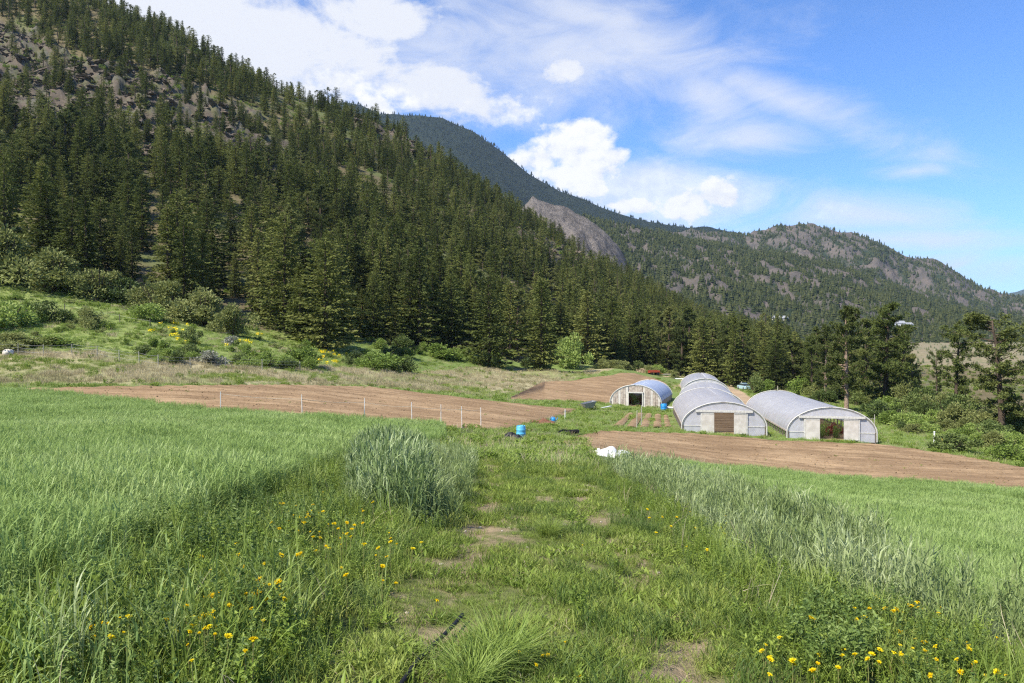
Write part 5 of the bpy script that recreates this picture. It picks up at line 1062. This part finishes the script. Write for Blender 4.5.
def dandelion(px, py, label, group, big=1.0, hh=.26):
    """px, py: row and column at which the flower head is seen"""
    d = solve(px, py+24, 3.3, 40); d = solve(px, py+hh*F/d, 3.3, 40); x = (px-CX)/F*d; z = float(H(x, d)); zt = z+hh*random.uniform(.9, 1.15)
    e = root('dandelion', (x, d, z), label, 'dandelion', random.uniform(0, 6.28), group)
    f = link('flower_head', random.choice(FH), e, (0, 0, zt-z)); s_ = .82*big*random.choice([.55, .8, 1, 1.1, 1.2])*random.uniform(.9, 1.1); f.scale = (s_, s_, s_); f.rotation_euler = (random.uniform(-.2, .75), random.uniform(-.4, .4), 0)
    g_ = link('stem', random.choice(SM), e, (0, 0, zt-z)); g_.scale = (.35, .35, zt-z)
def cluster(n, cx, cy, sx, sy, label, group, big=1.0, hh=.26):
    for _ in range(n): dandelion(random.gauss(cx, sx), min(random.gauss(cy, sy), 676), label, group, big, hh)
for a, b in [(262, 587), (268, 598), (256, 601), (258, 590), (277, 594)]: dandelion(a, b, 'large bright dandelion in the biggest yellow cluster left of the track', 'dandelions of the biggest cluster', 1.7, .37)
cluster(33, 238, 588, 34, 20, 'yellow dandelion around the biggest cluster left of the track', 'dandelions around the biggest cluster', 1.25, .34)
cluster(23, 205, 640, 28, 12, 'yellow dandelion near the bottom left of the grass', 'dandelions near the bottom left', 1.2, .34); cluster(11, 105, 635, 14, 8, 'yellow dandelion beside the tall rye plants at lower left', 'dandelions beside the tall rye plants', 1.2, .34)
cluster(46, 340, 535, 44, 20, 'small yellow flower below the left grey rye clump', 'dandelions below the grey rye clump', 1.3, .36); cluster(16, 300, 515, 14, 6, 'small yellow flower in the weeds left of the grey rye clump', 'dandelions left of the grey rye clump', 1.2, .34)
cluster(11, 372, 562, 26, 12, 'single dandelion in the shaded grass at the left edge of the track', 'dandelions at the shaded left track edge', 1.2, .2)
cluster(34, 940, 655, 60, 16, 'yellow dandelion at the lower right corner below the rye', 'dandelions at the lower right corner', 1.15, .2); cluster(26, 895, 612, 34, 12, 'yellow dandelion along the foot of the right rye strip', 'dandelions along the right rye strip', 1.3, .24)
cluster(13, 800, 655, 30, 12, 'yellow dandelion beside the dark herb patch at lower right', 'dandelions beside the dark herb patch', 1.3, .18); cluster(19, 700, 520, 40, 22, 'tiny distant dandelion on the right margin of the track', 'distant dandelions on the right margin', 1.3, .2); cluster(9, 560, 648, 40, 12, 'small dandelion in the middle of the track', 'dandelions in the middle of the track', 1.0, .1)

# ------------------------------------------------------------------ sun, sky, clouds, air, camera
sun_dir = np.array([-.68, -.52, 1.0]); sun_dir /= np.linalg.norm(sun_dir)
el = math.asin(sun_dir[2]); az = math.atan2(sun_dir[0], sun_dir[1])
sd = bpy.data.lights.new('sun', 'SUN'); sd.energy = 5.0; sd.angle = R(.53); sd.color = (1, .93, .80); so = bpy.data.objects.new('sun', sd); C.objects.link(so)
import mathutils
so.rotation_euler = mathutils.Vector(sun_dir).to_track_quat('Z', 'Y').to_euler(); so.location = (0, 0, 60)
w = bpy.data.worlds.new('World'); bpy.context.scene.world = w; w.use_nodes = True; nt = w.node_tree; nt.nodes.clear(); E.nt = nt
ow = nt.nodes.new('ShaderNodeOutputWorld'); bg = nt.nodes.new('ShaderNodeBackground'); nt.links.new(bg.outputs[0], ow.inputs[0]); SKY = .10; bg.inputs[1].default_value = SKY
sky = nt.nodes.new('ShaderNodeTexSky'); sky.sky_type = 'NISHITA'; sky.sun_disc = False; sky.sun_elevation = el; sky.sun_rotation = az % (2*math.pi); sky.air_density = 1.0; sky.dust_density = .4; sky.ozone_density = 2.2; sky.altitude = 600
tc = nt.nodes.new('ShaderNodeTexCoord'); sp_ = nt.nodes.new('ShaderNodeSeparateXYZ'); nt.links.new(tc.outputs['Generated'], sp_.inputs[0])
X, Y, Z_ = (E(sp_.outputs[i]) for i in range(3)); AZ = E.m('ARCTAN2', X, Y); EL = E.m('ARCSINE', Z_)
def azel(px, py): a = math.atan((px-CX)/F); return a, math.atan((HY-py)/F*math.cos(a))
def vec(ax, ex, sx=1., sz=1.):
    c = nt.nodes.new('ShaderNodeCombineXYZ'); nt.links.new((ax*sx).o, c.inputs[0]); nt.links.new((ex*sz).o, c.inputs[1]); return c.outputs[0]
def blob(px, py, rx, ry, rot=0.):
    a, e_ = azel(px, py); dx = AZ-a; dz = EL-e_; c, s = math.cos(rot), math.sin(rot); p_ = (dx*c+dz*s)*(F/rx); q_ = (dz*c-dx*s)*(F/ry); return 1-E.m('SQRT', p_*p_+q_*q_)
def mx(*a):
    r = a[0]
    for b in a[1:]: r = E.m('MAXIMUM', r, b)
    return r
v1 = vec(AZ, EL, 1, 1.25)
nb = noise(v1, 14, 9, .56); nf = noise(v1, 34, 6, .6); nw = noise(vec(AZ, EL, 1, 2.4), 7, 9, .62, .6); big = noise(v1, 4.5, 4, .5)
N1 = E(nb.outputs[0])-.5; N2 = E(nf.outputs[0])-.5; NW = E(nw.outputs[0])-.5
cum = mx(blob(560, 152, 40, 26), blob(590, 146, 22, 30), blob(576, 132, 22, 14), blob(543, 160, 32, 18), blob(616, 158, 16, 9), blob(575, 175, 62, 20),
         blob(716, 199, 30, 20), blob(690, 205, 46, 19), blob(640, 206, 46, 12), blob(375, 108, 22, 14))
v2 = vec(AZ-.006, EL+.009, 1, 1.25); nb2 = noise(v2, 14, 9, .56); nf2 = noise(v2, 34, 6, .6); rel = (E(nb.outputs[0])-E(nb2.outputs[0]))*4.5+(E(nf.outputs[0])-E(nf2.outputs[0]))*1.4
cumd = ss(-.22, .42, cum*.75+N1*1.9+N2*1.5)
soft = mx(blob(270, 52, 150, 52, -.15), blob(380, 14, 70, 26), blob(440, 92, 110, 34, -.08)*.8, blob(300, 105, 150, 40, -.3)*.8, blob(560, 72, 34, 14)*.6, blob(130, 0, 120, 60))
softd = ss(-.18, .52, soft+NW*1.8+N1*1.3+N2*.9)
thin = mx(blob(640, 45, 130, 52, -.25)*.75, blob(745, 140, 90, 26, -.05)*.85, blob(700, 95, 80, 40, -.5)*.6, blob(912, 172, 40, 9)*.7, blob(640, 195, 190, 42, -.1)*.95, blob(850, 215, 120, 26, -.15)*.6, blob(960, 265, 90, 22)*.5, blob(520, 60, 240, 70)*.75, blob(780, 100, 200, 22, -.45)*.6, blob(600, 20, 160, 24, -.2)*.8, blob(900, 240, 160, 14, -.08)*.8)
thind = ss(-.20, .85, thin+NW*1.6)*.78
other = ss(.56, .74, E(big.outputs[0])+NW*.25)*ss(.62, .9, E.m('ABSOLUTE', AZ))*.8
den = mx(cumd, softd, thind, other); den = E.m('MINIMUM', den, 1.0)
shade = ss(-.55, .55, rel+cum*.35)
ccol = mixc(shade, (4.8, 4.95, 5.4), (5.9, 5.9, 5.9))
tint = mixc(1.0, sky.outputs[0], (.54, .82, 1.22), 'MULTIPLY')
fin = mixc(den, tint, ccol); nt.links.new(fin, bg.inputs[0])
# air: one box round everything on the ground
hz, o = newmat('valley_air'); v = hz.node_tree.nodes.new('ShaderNodeVolumePrincipled'); v.inputs['Color'].default_value = (.62, .80, 1, 1); v.inputs['Density'].default_value = HAZE; v.inputs['Anisotropy'].default_value = .1
hz.node_tree.links.new(v.outputs[0], o.inputs['Volume'])
bx = MB().box((0, 0, 510), (30500, 30500, 1180)).build('haze', hz); bx.location = (0, 0, 0); tag(bx, 'faint blue haze filling the valley air', 'haze', kind='stuff'); bx.display_type = 'WIRE'
cam = bpy.data.cameras.new('camera'); co = bpy.data.objects.new('camera', cam); C.objects.link(co); cam.sensor_width = 36; cam.lens = F/1024*36; cam.clip_end = 60000; cam.clip_start = .05
co.location = (0, 0, EYE); co.rotation_euler = (R(90)-math.atan((341.5-HY)/F), 0, 0); S_ = bpy.context.scene; S_.camera = co
S_.render.resolution_x = 1024; S_.render.resolution_y = 683
S_.view_settings.view_transform = 'Standard'; S_.view_settings.look = 'None'; S_.view_settings.gamma = 1; S_.view_settings.exposure = EXPO; S_.view_settings.use_curve_mapping = False
S_.cycles.pixel_filter_type = 'BLACKMAN_HARRIS'; S_.cycles.filter_width = 1.25; S_.render.engine = 'CYCLES'; S_.cycles.max_bounces = 6; S_.cycles.diffuse_bounces = 2; S_.cycles.glossy_bounces = 2; S_.cycles.transmission_bounces = 4; S_.cycles.transparent_max_bounces = 8; S_.cycles.volume_bounces = 0
S_.cycles.use_denoising = DENO; S_.cycles.denoiser = 'OPENIMAGEDENOISE'
